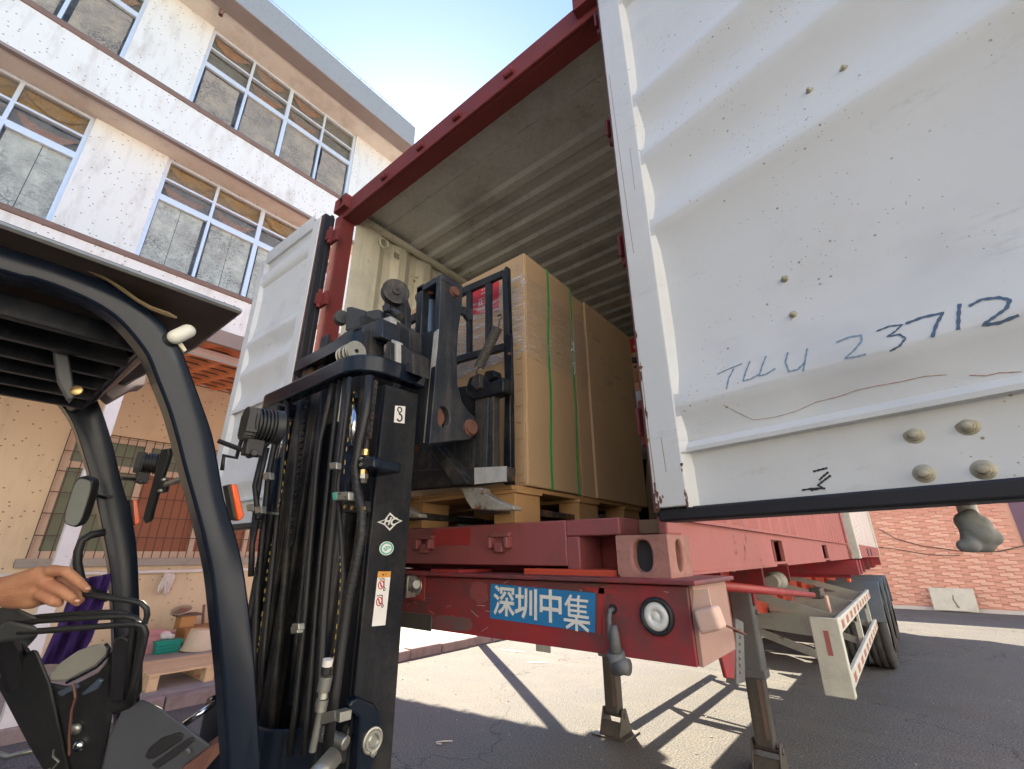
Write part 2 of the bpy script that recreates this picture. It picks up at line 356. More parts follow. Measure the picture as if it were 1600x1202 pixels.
    paint('mast_black', (.008, .010, .015), .36, spec=.25, dirt=(.13, .115, .09), dirt_amt=.28, dirt_scale=5, bump=.05, rust=.05, streak=.15)
    paint('mast_worn', (.032, .033, .036), .5, spec=.3, dirt=(.24, .20, .16), dirt_amt=.5, dirt_scale=6, bump=.15, rust=.5, rust_scale=9, metal=.3, streak=.35)
    paint('carriage_steel', (.026, .034, .048), .42, spec=.35, dirt=(.2, .17, .14), dirt_amt=.4, dirt_scale=4, rust=.45, rust_scale=8, metal=.25, streak=.35)
    paint('scuffed', (.46, .45, .43), .6, dirt=(.06, .06, .065), dirt_amt=.5, dirt_scale=14, bump=.2, streak=.25)
    paint('fork_steel', (.45, .42, .36), .55, dirt=(.07, .05, .04), dirt_amt=.9, dirt_scale=8, metal=.5, rust=.5)
    paint('pin_rust', (.165, .07, .05), .7, dirt=(.12, .05, .035), dirt_amt=.6, dirt_scale=18, rust=.6)
    paint('cylinder_blue', (.10, .14, .20), .3, metal=.3, dirt_amt=.25)
    flat('hose', (.016, .016, .018), .5); flat('hose_print', (.40, .27, .05), .7); flat('plastic_black', (.02, .021, .023), .5)
    paint('roof_brown', (.10, .072, .055), .5, dirt=(.10, .08, .06), dirt_amt=.4, dirt_scale=3)
    flat('foam_yellow', (.17, .125, .065), .9); flat('plastic_white', (.74, .74, .66), .45); flat('mauve', (.52, .42, .39), .6)
    flat('amber', (.85, .11, .008), .25, 0, Coat_Weight=.5)
    flat('dash_grey', (.30, .30, .27), .55); paint('dash_black', (.02, .021, .024), .45, dirt=(.09, .085, .08), dirt_amt=.25, dirt_scale=8, bump=.12)
    flat('cowl_grey', (.065, .07, .085), .6); flat('mirror_glass', (.55, .58, .52), .3, .5)  # mirror glass: pale grey-green body colour stands in for its reflection
    # goods, people, small things
    paint('cardboard', (.49, .325, .18), .85, dirt=(.38, .24, .12), dirt_amt=.35, dirt_scale=2.5, var=.07, bump=.05, fine=90)
    paint('cardboard_dark', (.49, .325, .18), .85, dirt=(.33, .2, .1), dirt_amt=.35, dirt_scale=2.5, var=.07)
    paint('wood', (.47, .265, .11), .8, dirt=(.25, .14, .07), dirt_amt=.45, dirt_scale=7, rnd=.3, bump=.2)
    paint('wood_orange', (.55, .29, .11), .7, dirt=(.3, .14, .05), dirt_amt=.35, rnd=.2)
    paint('wood_pale', (.76, .56, .34), .8, dirt=(.4, .26, .14), dirt_amt=.35, dirt_scale=6, rnd=.25)
    flat('strap_green', (.02, .36, .08), .35); flat('label_red', (.62, .02, .035), .5); flat('label_white', (.85, .82, .78), .6)
    a = N('stretch_film'); tr = a.n('ShaderNodeBsdfTransparent'); gl = a.n('ShaderNodeBsdfGlossy'); gl.inputs['Roughness'].default_value = .22; gl.inputs[0].default_value = (.9, .9, .9, 1)
    df = a.n('ShaderNodeBsdfDiffuse'); df.inputs[0].default_value = (.75, .74, .72, 1); m1 = a.n('ShaderNodeMixShader'); m2 = a.n('ShaderNodeMixShader')
    wr = a.noise(11, 6, .65, a.scale(.8, .8, 6)); st = a.ramp(wr, .47, .64)
    a.l(a.math('MULTIPLY', st, .6), m1.inputs[0]); a.l(tr.outputs[0], m1.inputs[1]); a.l(df.outputs[0], m1.inputs[2])
    m2.inputs[0].default_value = .13; a.l(m1.outputs[0], m2.inputs[1]); a.l(gl.outputs[0], m2.inputs[2]); a.l(m2.outputs[0], a.out.inputs[0])
    bp = a.n('ShaderNodeBump'); bp.inputs['Strength'].default_value = .9; bp.inputs['Distance'].default_value = .02; a.l(wr, bp.inputs['Height']); a.l(bp.outputs[0], gl.inputs['Normal']); M['stretch_film'] = a.m; m_ = a.m.copy(); m_.name = 'stretch_film_soft'; M['stretch_film_soft'] = m_
    for n_ in m_.node_tree.nodes:
        if n_.type == 'MATH' and n_.operation == 'MULTIPLY' and abs(n_.inputs[1].default_value-.6) < 1e-4: n_.inputs[1].default_value = .22
    a = N('skin'); c = a.mix(a.noise(22, 6, .75), (.33, .135, .07), (.56, .29, .165)); c = a.mix(a.ramp(a.noise(9, 3), .5, .7), c, (.42, .17, .10)); a.set(Base_Color=c, Roughness=.62, Subsurface_Weight=.06, Subsurface_Radius=(.6, .25, .12)); a.p.inputs['Subsurface Scale'].default_value = .01
    a.bump(a.math('ADD', a.noise(150, 4, .8), a.noise(60, 4, .7, a.scale(1, 1, 3))), .5, .003); M['skin'] = a.m
    flat('nail', (.62, .36, .27), .35)
    flat('hair', (.012, .01, .009), .5); flat('cloth_navy', (.02, .024, .045), .9); flat('cloth_black', (.02, .02, .022), .9); flat('cloth_white', (.62, .64, .66), .9)
    paint('cloth_purple', (.072, .028, .20), .95, dirt=(.03, .012, .09), dirt_amt=.5, dirt_scale=8, bump=.5, fine=140)
    flat('cap_red', (.5, .02, .03), .8); flat('glove_white', (.74, .70, .68), .9); flat('basin_pink', (.66, .33, .36), .4); flat('teal', (.015, .33, .27), .4)
    flat('cream_plastic', (.70, .62, .46), .5); flat('steel_lid', (.55, .53, .5), .3, .9); flat('grey_door', (.30, .40, .33), .6); flat('ink_blue', (.085, .14, .22), .6); flat('ink_pale', (.21, .31, .41), .6); flat('ink_black', (.03, .035, .04), .7)
    flat('brick_door', (.32, .13, .08), .7); flat('pale_frame', (.62, .50, .40), .6); flat('grille', (.10, .06, .05), .6); flat('green_glass', (.15, .21, .15), .25); flat('chalk', (.62, .55, .5), .9); flat('sticker_green', (.10, .48, .38), .5); flat('sticker_orange', (.72, .34, .06), .5)
    flat('cable_black', (.03, .03, .03), .6); flat('panel_dirty', (.56, .52, .42), .8)
    paint('panel_pale', (.62, .58, .48), .8, dirt=(.34, .26, .16), dirt_amt=.6, dirt_scale=4); flat('purple_wall', (.16, .09, .13), .8); flat('tank_blue', (.05, .17, .33), .5)
build_mats()

# ================================================================== THE SETTING
def grid_plane(x0, x1, y0, y1, z): return B().add([(x0, y0, z), (x1, y0, z), (x1, y1, z), (x0, y1, z)], [(0, 1, 2, 3)])
structure('asphalt_ground', grid_plane(-150, 200, -150, 200, 0), M['asphalt'])
SWZ = .125
swk = structure('sidewalk', B().box(-7.0, -3.42, -14, 28, -.05, SWZ), M['concrete'])
rr = random.Random(3); y = -8.0; first = None
while y < 16:
    L = .62+rr.uniform(-.03, .03)
    b = B(); dz = rr.uniform(-.008, .008); dx = rr.uniform(-.012, .012)
    b.box(-3.42+dx, -3.25+dx, y+.006, y+L-.006, -.05, SWZ+.004+dz); obj('kerb_stone', b, M['kerb_stone'], swk, bevel=.018)
    y += L
# crumbs on the asphalt
b = B()
for k in range(420):
    x, y_ = rr.uniform(-3.1, 4.5), rr.uniform(-.5, 14); s_ = rr.uniform(.004, .013)
    b.blob((x, y_, s_*.3), (s_, s_*rr.uniform(.6, 1.4), s_*.6), n=5, m=3)
tag(obj('grit', b, M['concrete'], kind='stuff'), 'loose pale grit scattered over the asphalt under the trailer', 'grit')
for (px, py, L, a0) in ((712, 969, .25, .3), (800, 1017, .5, .2), (840, 1035, .3, .5)):
    p = Z(px, py, .004); b = B(); n = 10
    pts = [p+Vector((math.cos(a0+k*.02)*L*(k/n-.5), math.sin(a0)*L*(k/n-.5), 0)) for k in range(n+1)]
    up = [q+Vector((0, .02+.03*math.sin(math.pi*k/n), .001)) for k, q in enumerate(pts)]
    dn = [q-Vector((0, .02+.025*math.sin(math.pi*k/n), -.001)) for k, q in enumerate(pts)]
    b.add(up+dn, [(k, k+1, n+2+k, n+1+k) for k in range(n)])
    structure('paint_mark', b, M['chalk'])
p = Z(686, 1158, .006)
tag(obj('wire_scrap', B().tube([p+Vector(v) for v in ((.10, .06, .006), (.03, .02, 0), (0, -.03, 0), (.03, -.055, 0), (.075, -.045, .006))], .005, 6), M['glove_white'], smooth=True), 'bent white scrap of wire lying on shaded asphalt', 'wire scrap')

# ================================================================== FACTORY BUILDING
bd = thing('factory_building', 'white mosaic-tiled factory building with rows of boarded windows', 'building', (-7, 0, 0))
WX = -7.0; YE = 4.75; YS = -14.0
WINS = [(-.39, 3.48), (-5.41, -1.54), (-10.4, -6.55)]
FL = [(6.45, 9.25), (10.35, 13.35)]              # window bottoms and heads of the two upper floors
b = B()
spans = [(3.48, YE), (-1.54, -.39), (-6.55, -5.41), (YS, -10.4)]
for (z0, z1) in FL:
    for (y0, y1) in spans: obj('pier_wall', B().box(WX-.26, WX, y0, y1, z0, z1), M['mosaic_white'], bd)
b = B().box(WX-.3, -6.46, YS, YE, 9.25, 10.35)
obj('spandrel', b, M['mosaic_white'], bd)
b = B().box(WX-.3, -6.46, YS, YE, 5.5, 6.45)
obj('spandrel', b, M['mosaic_white'], bd)
obj('soffit', B().box(WX-.002, -6.47, YS, YE-.003, 9.235, 9.2495), M['soffit'], bd)
for (z0, z1) in ((10.25, 10.375), (6.41, 6.52)):
    obj('sill_strip', B().box(WX-.2, -6.43, YS, YE+.02, z0, z1), M['brown_strip'], bd, bevel=.02)
obj('drip_edge', B().box(-6.54, -6.44, YS, YE+.02, 9.21, 9.27), M['brown_soffit'], bd)
obj('grey_band', B().box(WX-.2, -6.55, YS, YE, 5.14, 5.5), M['brown_soffit'], bd)
# eaves
obj('eave_soffit', B().box(WX-.3, -6.42, YS, YE+.05, 13.35, 13.55), M['soffit'], bd)
obj('gutter_soffit', B().box(-6.42, -6.0, YS, YE+.06, 13.32, 13.5), M['brown_soffit'], bd)
obj('parapet', B().box(-6.3, -5.99, YS, YE+.07, 13.335, 14.15), M['mosaic_grey'], bd)
obj('roof', B().box(-18, -6.3, YS, YE+.05, 13.55, 13.9), M['concrete'], bd)
b = B().box(-18, WX-.26, YE-.25, YE, .05, 13.55); b.box(-18, -17.75, YS, YE-.25, .05, 13.55); b.box(-17.75, WX-.26, YS, YS+.25, .05, 13.55)
obj('end_wall', b, M['mosaic_white'], bd)
b = B().box(-17.7, WX-.3, YS+.3, YE-.3, 9.9, 10.1).box(-17.7, WX-.3, YS+.3, YE-.3, 5.9, 6.1)
obj('floor_slab', b, M['room_dark'], bd)
obj('partition', B().box(-9.1, -9.0, YS+.3, YE-.3, .1, 13.3), M['room_dark'], bd)
b = B()
for k in range(40):
    yy = -9.4+k*.36; b.tube([(-6.02, yy, 14.15), (-6.02, yy, 14.27)], .006, 4)
b.tube([(-6.02, -9.4, 14.27), (-6.02, 4.7, 14.27)], .008, 4)
obj('roof_railing', b, M['mosaic_grey'], bd)
b = B().lathe((-6.46, -.42, 13.32), (0, 0, -1), [(0, .05), (.14, .05), (.14, .035), (.13, .03)], 12)
obj('drain_outlet', b, M['brown_strip'], bd, smooth=True)
# lower wall with the barred window
b = B(); gy0, gy1, gz0, gz1 = -.39, 3.48, 1.46, 3.38
b.box(WX-.26, WX, YS, gy0, .05, 5.14).box(WX-.26, WX, gy1, YE, .05, 5.14).box(WX-.26, WX, gy0, gy1, .05, gz0).box(WX-.26, WX, gy0, gy1, gz1, 5.14)
obj('lower_wall', b, M['mosaic_warm_bounce'], bd)
obj('window_ledge', B().box(WX-.2, WX+.07, gy0-.12, gy1+.12, 1.33, 1.455), M['concrete'], bd, bevel=.01)

def window(y0, y1, zs, kinds, seed):
    """a steel window of 4 columns; zs = bottom, transom, transom, head"""
    r = random.Random(seed); f = B(); n = 4; xs = WX-.1; wd = (y1-y0)/n
    f.box(xs-.05, xs+.04, y0, y0+.07, zs[0], zs[-1]).box(xs-.05, xs+.04, y1-.07, y1, zs[0], zs[-1])
    for k in range(1, n): f.box(xs-.045, xs+.035, y0+k*wd-(.045 if k == 2 else .028), y0+k*wd+(.045 if k == 2 else .028), zs[0], zs[-1])
    f.box(xs-.046, xs+.036, y0, y1, zs[0], zs[0]+.06).box(xs-.046, xs+.036, y0, y1, zs[-1]-.05, zs[-1])
    for k, z in enumerate(zs[1:-1]): h = .055 if k == 0 else .022; f.box(xs-.047, xs+.037, y0, y1, z-h, z+h)
    for k in range(n): f.box(xs-.02, xs+.046, y0+k*wd+.05, y0+(k+1)*wd-.05, zs[1]-.085, zs[1]-.06)
    w_ = obj('window', f, M['window_metal'], bd)
    for k in range(n):
        a, c = y0+k*wd+.03, y0+(k+1)*wd-.03
        for j in range(3):
            za, zb = zs[j]+.03, zs[j+1]-.03
            g = B().box(xs-.006, xs, a, c, za, zb); obj('pane', g, M['window_glass'], w_)
            kind = kinds[j]; q = B()
            if j == 0:
                m_ = M[kind]; e = .03+r.uniform(0, .05); d_ = .03
                if kind == 'paper_grey':
                    mid = (a+c)/2+r.uniform(-.06, .06); q.box(xs-d_-.01, xs-d_, a+e, mid-.006, za+e, zb-e*.6); q.box(xs-d_-.016, xs-d_-.003, mid+.006, c-e, za+e*.7, zb-e)
                else:
                    zz = za+e; hs = (zb-za-2*e)/3
                    for q_ in range(3): q.box(xs-d_-.01-.003*q_, xs-d_-.003*q_, a+e+r.uniform(0, .02), c-e-r.uniform(0, .02), zz, zz+hs-.008); zz += hs
                obj('board', q, m_, w_)
            else:
                m_ = M[kind]; q.add([(xs-.10, a, za), (xs-.10, c, za), (xs-.10, c, zb), (xs-.10, a, zb)], [(0, 1, 2, 3)]); obj('board', q, m_, w_)
                # a bowed sheet of card sagging across the opening
                if r.random() < .75:
                    nn = 14; top = [(xs-.06, a+.05+(c-a-.1)*i/nn, zb-.05-.02*i/nn-.10*math.sin(math.pi*i/nn)*(j == 1)) for i in range(nn+1)]
                    bot = [(xs-.055, p[1], p[2]-(.03+.24*math.sin(math.pi*min(1, i/nn*1.05))**.8)*(zb-za)/.42*r.uniform(.95, 1.05)) for i, p in enumerate(top)]
                    bot = [(p[0], p[1], max(za+.01, p[2])) for p in bot]
                    q2 = B().add(top+bot, [(i, i+1, nn+2+i, nn+1+i) for i in range(nn)]); obj('card_sheet', q2, M['board_red' if (j == 1 or kind == 'board_olive') else 'board_amber'], w_)
for i, (y0, y1) in enumerate(WINS):
    window(y0, y1, (6.45, 8.31, 8.76, 9.25), ('paper_grey', 'board_olive', 'board_amber'), 10+i)
    window(y0, y1, (10.35, 12.25, 12.79, 13.35), ('paper_tan', 'board_olive', 'board_olive'), 20+i)
# barred ground floor window
f = B(); xs = WX-.12
for yy in (gy0, .62, 1.62, 2.55, gy1-.09): f.box(xs-.05, xs+.05, yy, yy+.09, gz0, gz1)
f.box(xs-.051, xs+.049, gy0, gy1, gz0, gz0+.1).box(xs-.051, xs+.049, gy0, gy1, gz1-.08, gz1).box(xs-.051, xs+.049, gy0, gy1, 2.82, 2.92)
gw = obj('barred_window', f, M['pale_frame'], bd)
for k, (a, c) in enumerate(((gy0+.09, .62), (.71, 1.62), (1.71, 2.55), (2.64, gy1-.09))):
    obj('pane', B().box(xs-.02, xs-.012, a, c, 2.92, gz1-.08), M['green_glass'], gw)
    obj('shutter', B().box(xs-.03, xs-.015, a, c, gz0+.1, 2.82), M['brick_door'] if k != 0 else M['green_glass'], gw)
b = B(); k = 0; yy = gy0-.02
xg = WX+.035
while yy < gy1+.05: b.tube([(xg, yy, gz0-.02), (xg, yy, gz1+.02)], .0075, 5); yy += .125
for j, zz in enumerate((gz0-.02, 1.78, 2.1, 2.42, 2.74, 3.06, gz1+.02)): b.tube([(xg+.006, gy0-.02, zz), (xg+.006, gy1+.03, zz)], .0075, 5)
obj('window_bars', b, M['grille'], gw)
obj('wall_pipe', B().tube([(WX+.05, -1.2, 1.235), (WX+.05, 4.6, 1.235)], .028, 10), M['white_paint'], bd, smooth=True)
b = B()
for k in range(4):
    z0 = 5.62-.05*k; b.tube([(-6.40-.02*k, -3+ (i/12)*7.5, z0-.05*math.sin(i*1.3+k)) for i in range(13)], .008, 5)
for k in range(7): b.tube([(-6.44, -2.6+k*1.1, 5.70), (-6.34, -2.6+k*1.1, 5.66), (-6.36, -2.55+k*1.1, 5.5), (-6.45, -2.55+k*1.1, 5.5)], .008, 5)
obj('facade_cable', b, M['cable_black'], bd)

# ================================================================== TILED CANOPY ON WHITE POSTS
cn = thing('tiled_canopy', 'clay-tiled canopy on white posts along the factory wall', 'canopy', (-3.35, 0, .12))
CX0, CX1, CZ0, CZ1, CY0, CY1 = -6.98, -3.1, 4.62, 4.0, -6.0, 6.0
def cz(x): return CZ0+(CZ1-CZ0)*(x-CX0)/(CX1-CX0)
for yy in (-5.5, -.5, 5.42): obj('post', B().box(-3.40, -3.28, yy-.06, yy+.06, .1, cz(-3.34)-.08), M['white_paint'], cn, bevel=.01)
for x in (-3.55,): obj('beam', B().box(x-.05, x+.05, CY0, CY1-.02, cz(x)-.15, cz(x)-.06), M['white_paint'], cn)
rows = 9; dx = (CX1-CX0)/rows; rowL = dx*1.14
for i in range(rows+1):
    x = CX0+i*dx-.03
    obj('batten', B().box(x-.012, x+.012, CY0, CY1, cz(x)-.035, cz(x)-.015), M['batten'], cn)
proto = None; vis = 0
NY = 30; dy = (CY1-CY0)/NY
for i in range(rows):
    x0 = CX0+i*dx; x1 = x0+rowL
    for j in range(NY):
        y0 = CY0+j*dy
        if proto is None:
            b = B(); nn = 6
            top = lambda u, v, t: (x0+(x1-x0)*v, y0+dy*1.04*u, cz(x0)+(cz(x1)-cz(x0))*v+.06*(1-v)*-1+.045+.034*math.cos(2*math.pi*u)+t)
            b.sheet(lambda u, v: top(u, v, .016), nn, 2); m0 = len(b.v); b.sheet(lambda u, v: top(u, v, 0), nn, 2)
            rim = [k for k in range(nn)]
            for k in range(nn): b.f.append((k, k+1, m0+k+1, m0+k)); q = 2*(nn+1); b.f.append((q+k, q+k+1, m0+q+k+1, m0+q+k))
            proto = obj('roof_tile', b, M['clay_tile'], cn); px0, py0, pz0 = x0, y0, cz(x0)
        else:
            c = clone(proto, (x0-px0, y0-py0, cz(x0)-pz0), cn)
obj('fascia', B().box(CX1+.02, CX1+.07, CY0, CY1, cz(CX1)-.06, cz(CX1)+.13), M['brown_soffit'], cn)

# ================================================================== ADDED WORKSHOP (unseen, behind the camera; its sunlit front throws light back)
ws = thing('bounce_workshop', 'added unseen cream workshop that bounces sunlight into the yard', 'building', (8, -19, 0))
obj('wall', B().box(-9, 34, -25, -17, 0, 8.5), M['bounce_cream'], ws)
obj('roof', B().box(-9.6, 34.6, -25.6, -16.4, 8.5, 8.9), M['concrete'], ws)
for k in range(9):
    x = -7+k*4.6; obj('window', B().box(x, x+2.4, -17.05, -16.97, 5.2, 7.0), M['window_metal'], ws); obj('roller_door', B().box(x, x+3.0, -17.06, -16.96, 0, 3.4), M['chassis_grey'], ws)

wh = thing('bounce_warehouse', 'added unseen white warehouse that bounces sunlight from the right', 'building', (13, 0, 0))  # added building out of view; its sunlit wall brightens the shaded yard
obj('wall', B().box(12, 22, -14, 15.5, 0, 9.5), M['bounce_white'], wh)
obj('roof', B().box(11.5, 22.5, -14.5, 15.9, 9.5, 9.9), M['concrete'], wh)
for k in range(6):
    y = -12+k*4.6; obj('window', B().box(11.97, 12.05, y, y+2.6, 6.2, 7.8), M['window_metal'], wh); obj('roller_door', B().box(11.96, 12.06, y, y+3.2, 0, 3.8), M['white_paint'], wh)

# ================================================================== PINK TILED WALL AT THE END OF THE YARD
wl = thing('boundary_wall', 'pink basket-weave tiled boundary wall across the end of the yard', 'wall', (4, 16.8, 0))
WYF = 16.8
obj('wall_core', B().box(-8, 5.4, WYF, WYF+.3, 0, 4.2), M['grout'], wl)
obj('wall_core', B().box(5.4, 14, WYF-.02, WYF+.3, 0, 4.2), M['purple_wall'], wl)
obj('wall_plinth', B().box(-8, 14, WYF-.10, WYF-.005, 0, .09), M['chalk'], wl)
tw, th = .285, .088
protos = []
for m_ in ('wall_tile', 'wall_tile_light'): protos.append(None)
bulk = B(); cnt = 0
for r_ in range(int(4.05/th)):
    for c_ in range(int(13.3/tw)):
        x = -7.95+c_*tw+(tw*.5 if r_ % 2 else 0); z = .1+r_*th+(c_ % 2)*th*.5
        if x+tw > 5.38: continue
        near = 2.0 < x < 5.4 and z < 2.9
        light = (r_+c_*1) % 2
        hs = th*.5
        if near and cnt < 296:
            for q, (zz, lift, mm) in enumerate(((z, .016, 'wall_tile'),)):
                if protos[light] is None:
                    b = B().add([(x+.006, WYF, z+.004), (x+tw-.006, WYF, z+.004), (x+tw-.006, WYF, z+th-.004), (x+.006, WYF, z+th-.004),
                                 (x+.02, WYF-.022, z+.010), (x+tw-.02, WYF-.022, z+.010), (x+tw-.02, WYF-.006, z+th-.012), (x+.02, WYF-.006, z+th-.012)],
                                [(4, 5, 6, 7), (0, 1, 5, 4), (1, 2, 6, 5), (2, 3, 7, 6), (3, 0, 4, 7)])
                    protos[light] = (obj('tile', b, M['wall_tile_light' if light else 'wall_tile'], wl), x, z)
                else:
                    o_, ox, oz = protos[light]; clone(o_, (x-ox, 0, z-oz), wl)
                cnt += 1
        else:
            bulk.add([(x+.006, WYF, z+.004), (x+tw-.006, WYF, z+.004), (x+tw-.006, WYF, z+th-.004), (x+.006, WYF, z+th-.004),
                      (x+.02, WYF-.022, z+.010), (x+tw-.02, WYF-.022, z+.010), (x+tw-.02, WYF-.006, z+th-.012), (x+.02, WYF-.006, z+th-.012)],
                     [(4, 5, 6, 7), (0, 1, 5, 4), (1, 2, 6, 5), (2, 3, 7, 6), (3, 0, 4, 7)])
obj('wall_tiles', bulk, M['wall_tile'], wl, kind='stuff')
pts = [Y(1450, 918, 16.62), Y(1520, 920, 16.62), Y(1531, 957, 16.5), Y(1460, 953, 16.5)]
b = B().slab(pts, (0, .03, 0)); pn = tag(obj('leaning_board', b, M['panel_pale'], bevel=.008), 'pale stained board leaning against the foot of the pink wall', 'board')
mid = [(pts[0]+pts[1])/2, (pts[2]+pts[3])/2]; obj('rust_crack', B().tube([mid[0]+Vector((.03, -.004, -.1)), (mid[0]+mid[1])/2+Vector((.0, -.004, 0)), mid[1]+Vector((.07, -.004, .08))], .012, 5), M['brown_strip'], pn)
b = B(); cab = [(1372, 826), (1400, 842), (1440, 853), (1500, 861), (1560, 862), (1600, 853), (1640, 840)]
b.tube([Y(px, py, WYF-.06) for px, py in cab], .011, 5); b.tube([Y(px, py, WYF-.06) for px, py in ((1372, 855), (1400, 858), (1450, 867), (1500, 868))], .009, 5)
tag(obj('hanging_cable', b, M['cable_black']), 'thin dark cable sagging across the pink tiled wall', 'cable')
# ================================================================== RED SHIPPING CONTAINER
ZB, ZT = 1.42, 4.196; CL = 6.06; CW = 2.438
ct = thing('shipping_container', 'open red shipping container with both doors swung back on the trailer', 'container', (1.219, 0, ZB))
for (x, y) in ((.081, .089), (CW-.081, .089), (.081, CL-.089), (CW-.081, CL-.089)):
    for z in (ZB+.059, ZT-.059):
        b = B(); sx = -1 if x < 1 else 1; sy = -1 if y < 1 else 1
        b.holed((x, y+sy*.089, z), (1, 0, 0), (0, 0, 1), (0, sy, 0), .162, .118, .03, .044, .032)
        b.holed((x+sx*.081, y, z), (0, 1, 0), (0, 0, 1), (sx, 0, 0), .178, .118, .026, .044, .032)
        x0, x1, y0, y1, z0, z1 = x-.081, x+.081, y-.089, y+.089, z-.059, z+.059
        b.add([(x0, y0, z1), (x1, y0, z1), (x1, y1, z1), (x0, y1, z1)], [(0, 1, 2, 3)]); b.add([(x0, y0, z0), (x1, y0, z0), (x1, y1, z0), (x0, y1, z0)], [(3, 2, 1, 0)])
        xi = x0 if sx > 0 else x1; yi = y0 if sy > 0 else y1
        b.add([(xi, y0, z0), (xi, y1, z0), (xi, y1, z1), (xi, y0, z1)], [(0, 1, 2, 3)]); b.add([(x0, yi, z0), (x1, yi, z0), (x1, yi, z1), (x0, yi, z1)], [(0, 1, 2, 3)])
        o = obj('corner_casting', b, M['casting_rust' if z < 2 else 'container_red'], ct, sharp=1.0); obj('casting_hole_shade', B().box(x-.048, x+.048, y-.055, y+.055, z-.052, z+.052), M['rubber'], o)  # black core stands in for the shade inside the casting holes
        md = o.modifiers.new('weld', 'WELD'); md.merge_threshold = .0005
        md = o.modifiers.new('bevel', 'BEVEL'); md.width = .008; md.segments = 3; md.limit_method = 'ANGLE'; md.angle_limit = math.radians(60)
for s_ in (0, 1):
    f = (lambda x: x) if s_ == 0 else (lambda x: CW-x)
    b = B(); a, c = sorted((f(-.045 if s_ == 0 else .012), f(.06 if s_ == 0 else .042))); b.box(a, c, .045, .165, ZB+.118, ZT-.118)
    obj('corner_post', b, M['container_red' if s_ == 0 else 'container_pale_red'], ct, bevel=.008)
    a, c = sorted((f(.01), f(.15))); obj('corner_post', B().box(a, c, CL-.16, CL-.01, ZB+.118, ZT-.118), M['container_red' if s_ == 0 else 'container_pale_red'], ct, bevel=.008)
# header with its keepers
HZ = 4.03
b = B().box(.05, CW-.05, .05, .075, HZ, ZT-.004).box(.05, CW-.05, .075, .185, HZ, HZ+.02).box(.05, CW-.05, .075, .32, ZT-.022, ZT-.004).box(.05, CW-.05, .165, .185, HZ+.02, ZT-.02)
obj('door_header', b, M['container_red'], ct, bevel=.006)
for x in (.623, 1.028, 1.384, 1.814):
    b = B().box(x-.032, x+.032, .030, .05, 4.072, 4.080).box(x-.032, x-.022, .024, .05, 4.080, 4.115).box(x+.022, x+.032, .024, .05, 4.080, 4.115).box(x-.009, x+.009, .028, .05, 4.080, 4.10)
    obj('cam_keeper', b, M['container_red'], ct, bevel=.003)
# sill, with the notch beside the right casting
SZ0, SZ1 = 1.447, 1.597
nx = X(890, 860, 0)  # placeholder direction only
na = Y(886, 870, .05).x
b = B().box(.162, na, .05, .2, SZ0, SZ1).box(na, CW-.17, .05, .2, SZ1-.055, SZ1).box(na-.002, na+.05, .052, .2, SZ0-.012, SZ1-.055)
obj('door_sill', b, M['sill_red'], ct, bevel=.005)
obj('sill_patch', B().box(1.375, 1.60, .0475, .05, SZ0+.075, SZ1-.008), M['fresh_red'], ct)
for x in (Y(668, 843, .05).x, Y(785, 845, .05).x):
    b = B().box(x-.05, x+.05, .03, .05, SZ0+.10, SZ0+.118).box(x-.05, x-.032, .015, .05, SZ0+.06, SZ0+.10).box(x+.032, x+.05, .015, .05, SZ0+.06, SZ0+.10).box(x-.02, x+.02, .022, .05, SZ0+.045, SZ0+.08)
    obj('cam_keeper', b, M['sill_red'], ct, bevel=.004)
for k in range(20):
    yy = .22+k*.29; obj('underframe_beam', B().box(.05, CW-.05, yy, yy+.05, ZB+.0025, 1.549), M['container_red'], ct)
obj('floor', B().box(.06, CW-.06, .2, CL-.1, 1.55, 1.595), M['plywood'], ct)
# bottom rails with fork pockets
for s_ in (0, 1):
    f = (lambda x: x) if s_ == 0 else (lambda x: CW-x)
    cuts = [.178, 1.55, 1.85, 3.58, 3.90, CL-.178]; b = B()
    a, c = sorted((f(.03), f(.05)))
    for k in (0, 2, 4): b.box(a, c, cuts[k], cuts[k+1], ZB+.01, ZB+.165)
    for k in (1, 3): b.box(a, c, cuts[k], cuts[k+1], ZB+.135, ZB+.165); b.box(a, c, cuts[k], cuts[k+1], ZB+.01, ZB+.022)
    a, c = sorted((f(.022), f(.12))); b.box(a, c, .178, 1.55, ZB+.0, ZB+.01).box(a, c, 1.85, 3.58, ZB, ZB+.01).box(a, c, 3.9, CL-.178, ZB, ZB+.01)
    a, c = sorted((f(.012), f(.06))); b.box(a, c, .178, CL-.178, ZB+.165, ZB+.178)
    obj('bottom_rail', b, M['container_red' if s_ == 0 else 'container_pale_red'], ct)
    a, c = sorted((f(.01), f(.07))); obj('top_rail', B().box(a, c, .178, CL-.178, ZT-.075, ZT-.012), M['container_red' if s_ == 0 else 'container_pale_red'], ct)
    a, c = sorted((f(.075), f(.11))); obj('ceiling_rail', B().box(a, c, .2, CL-.1, ZT-.12, ZT-.07), M['liner_cream'], ct)
    for k in range(5):
        yy = .42+k*1.2; p = Vector((f(.115), yy, 3.98)); rg = [p+Vector((f(.118)-f(.1) if False else (.0), .045*math.cos(t*math.pi/6), .045*math.sin(t*math.pi/6))) for t in range(13)]
        obj('lashing_ring', B().tube(rg, .008, 6, caps=False), M['liner_cream'], ct, smooth=True)
def trap(u):      # trapezoid corrugation, 0..1
    u %= 1
    return 0 if u < .26 else ((u-.26)/.24 if u < .5 else (1 if u < .76 else 1-(u-.76)/.24))
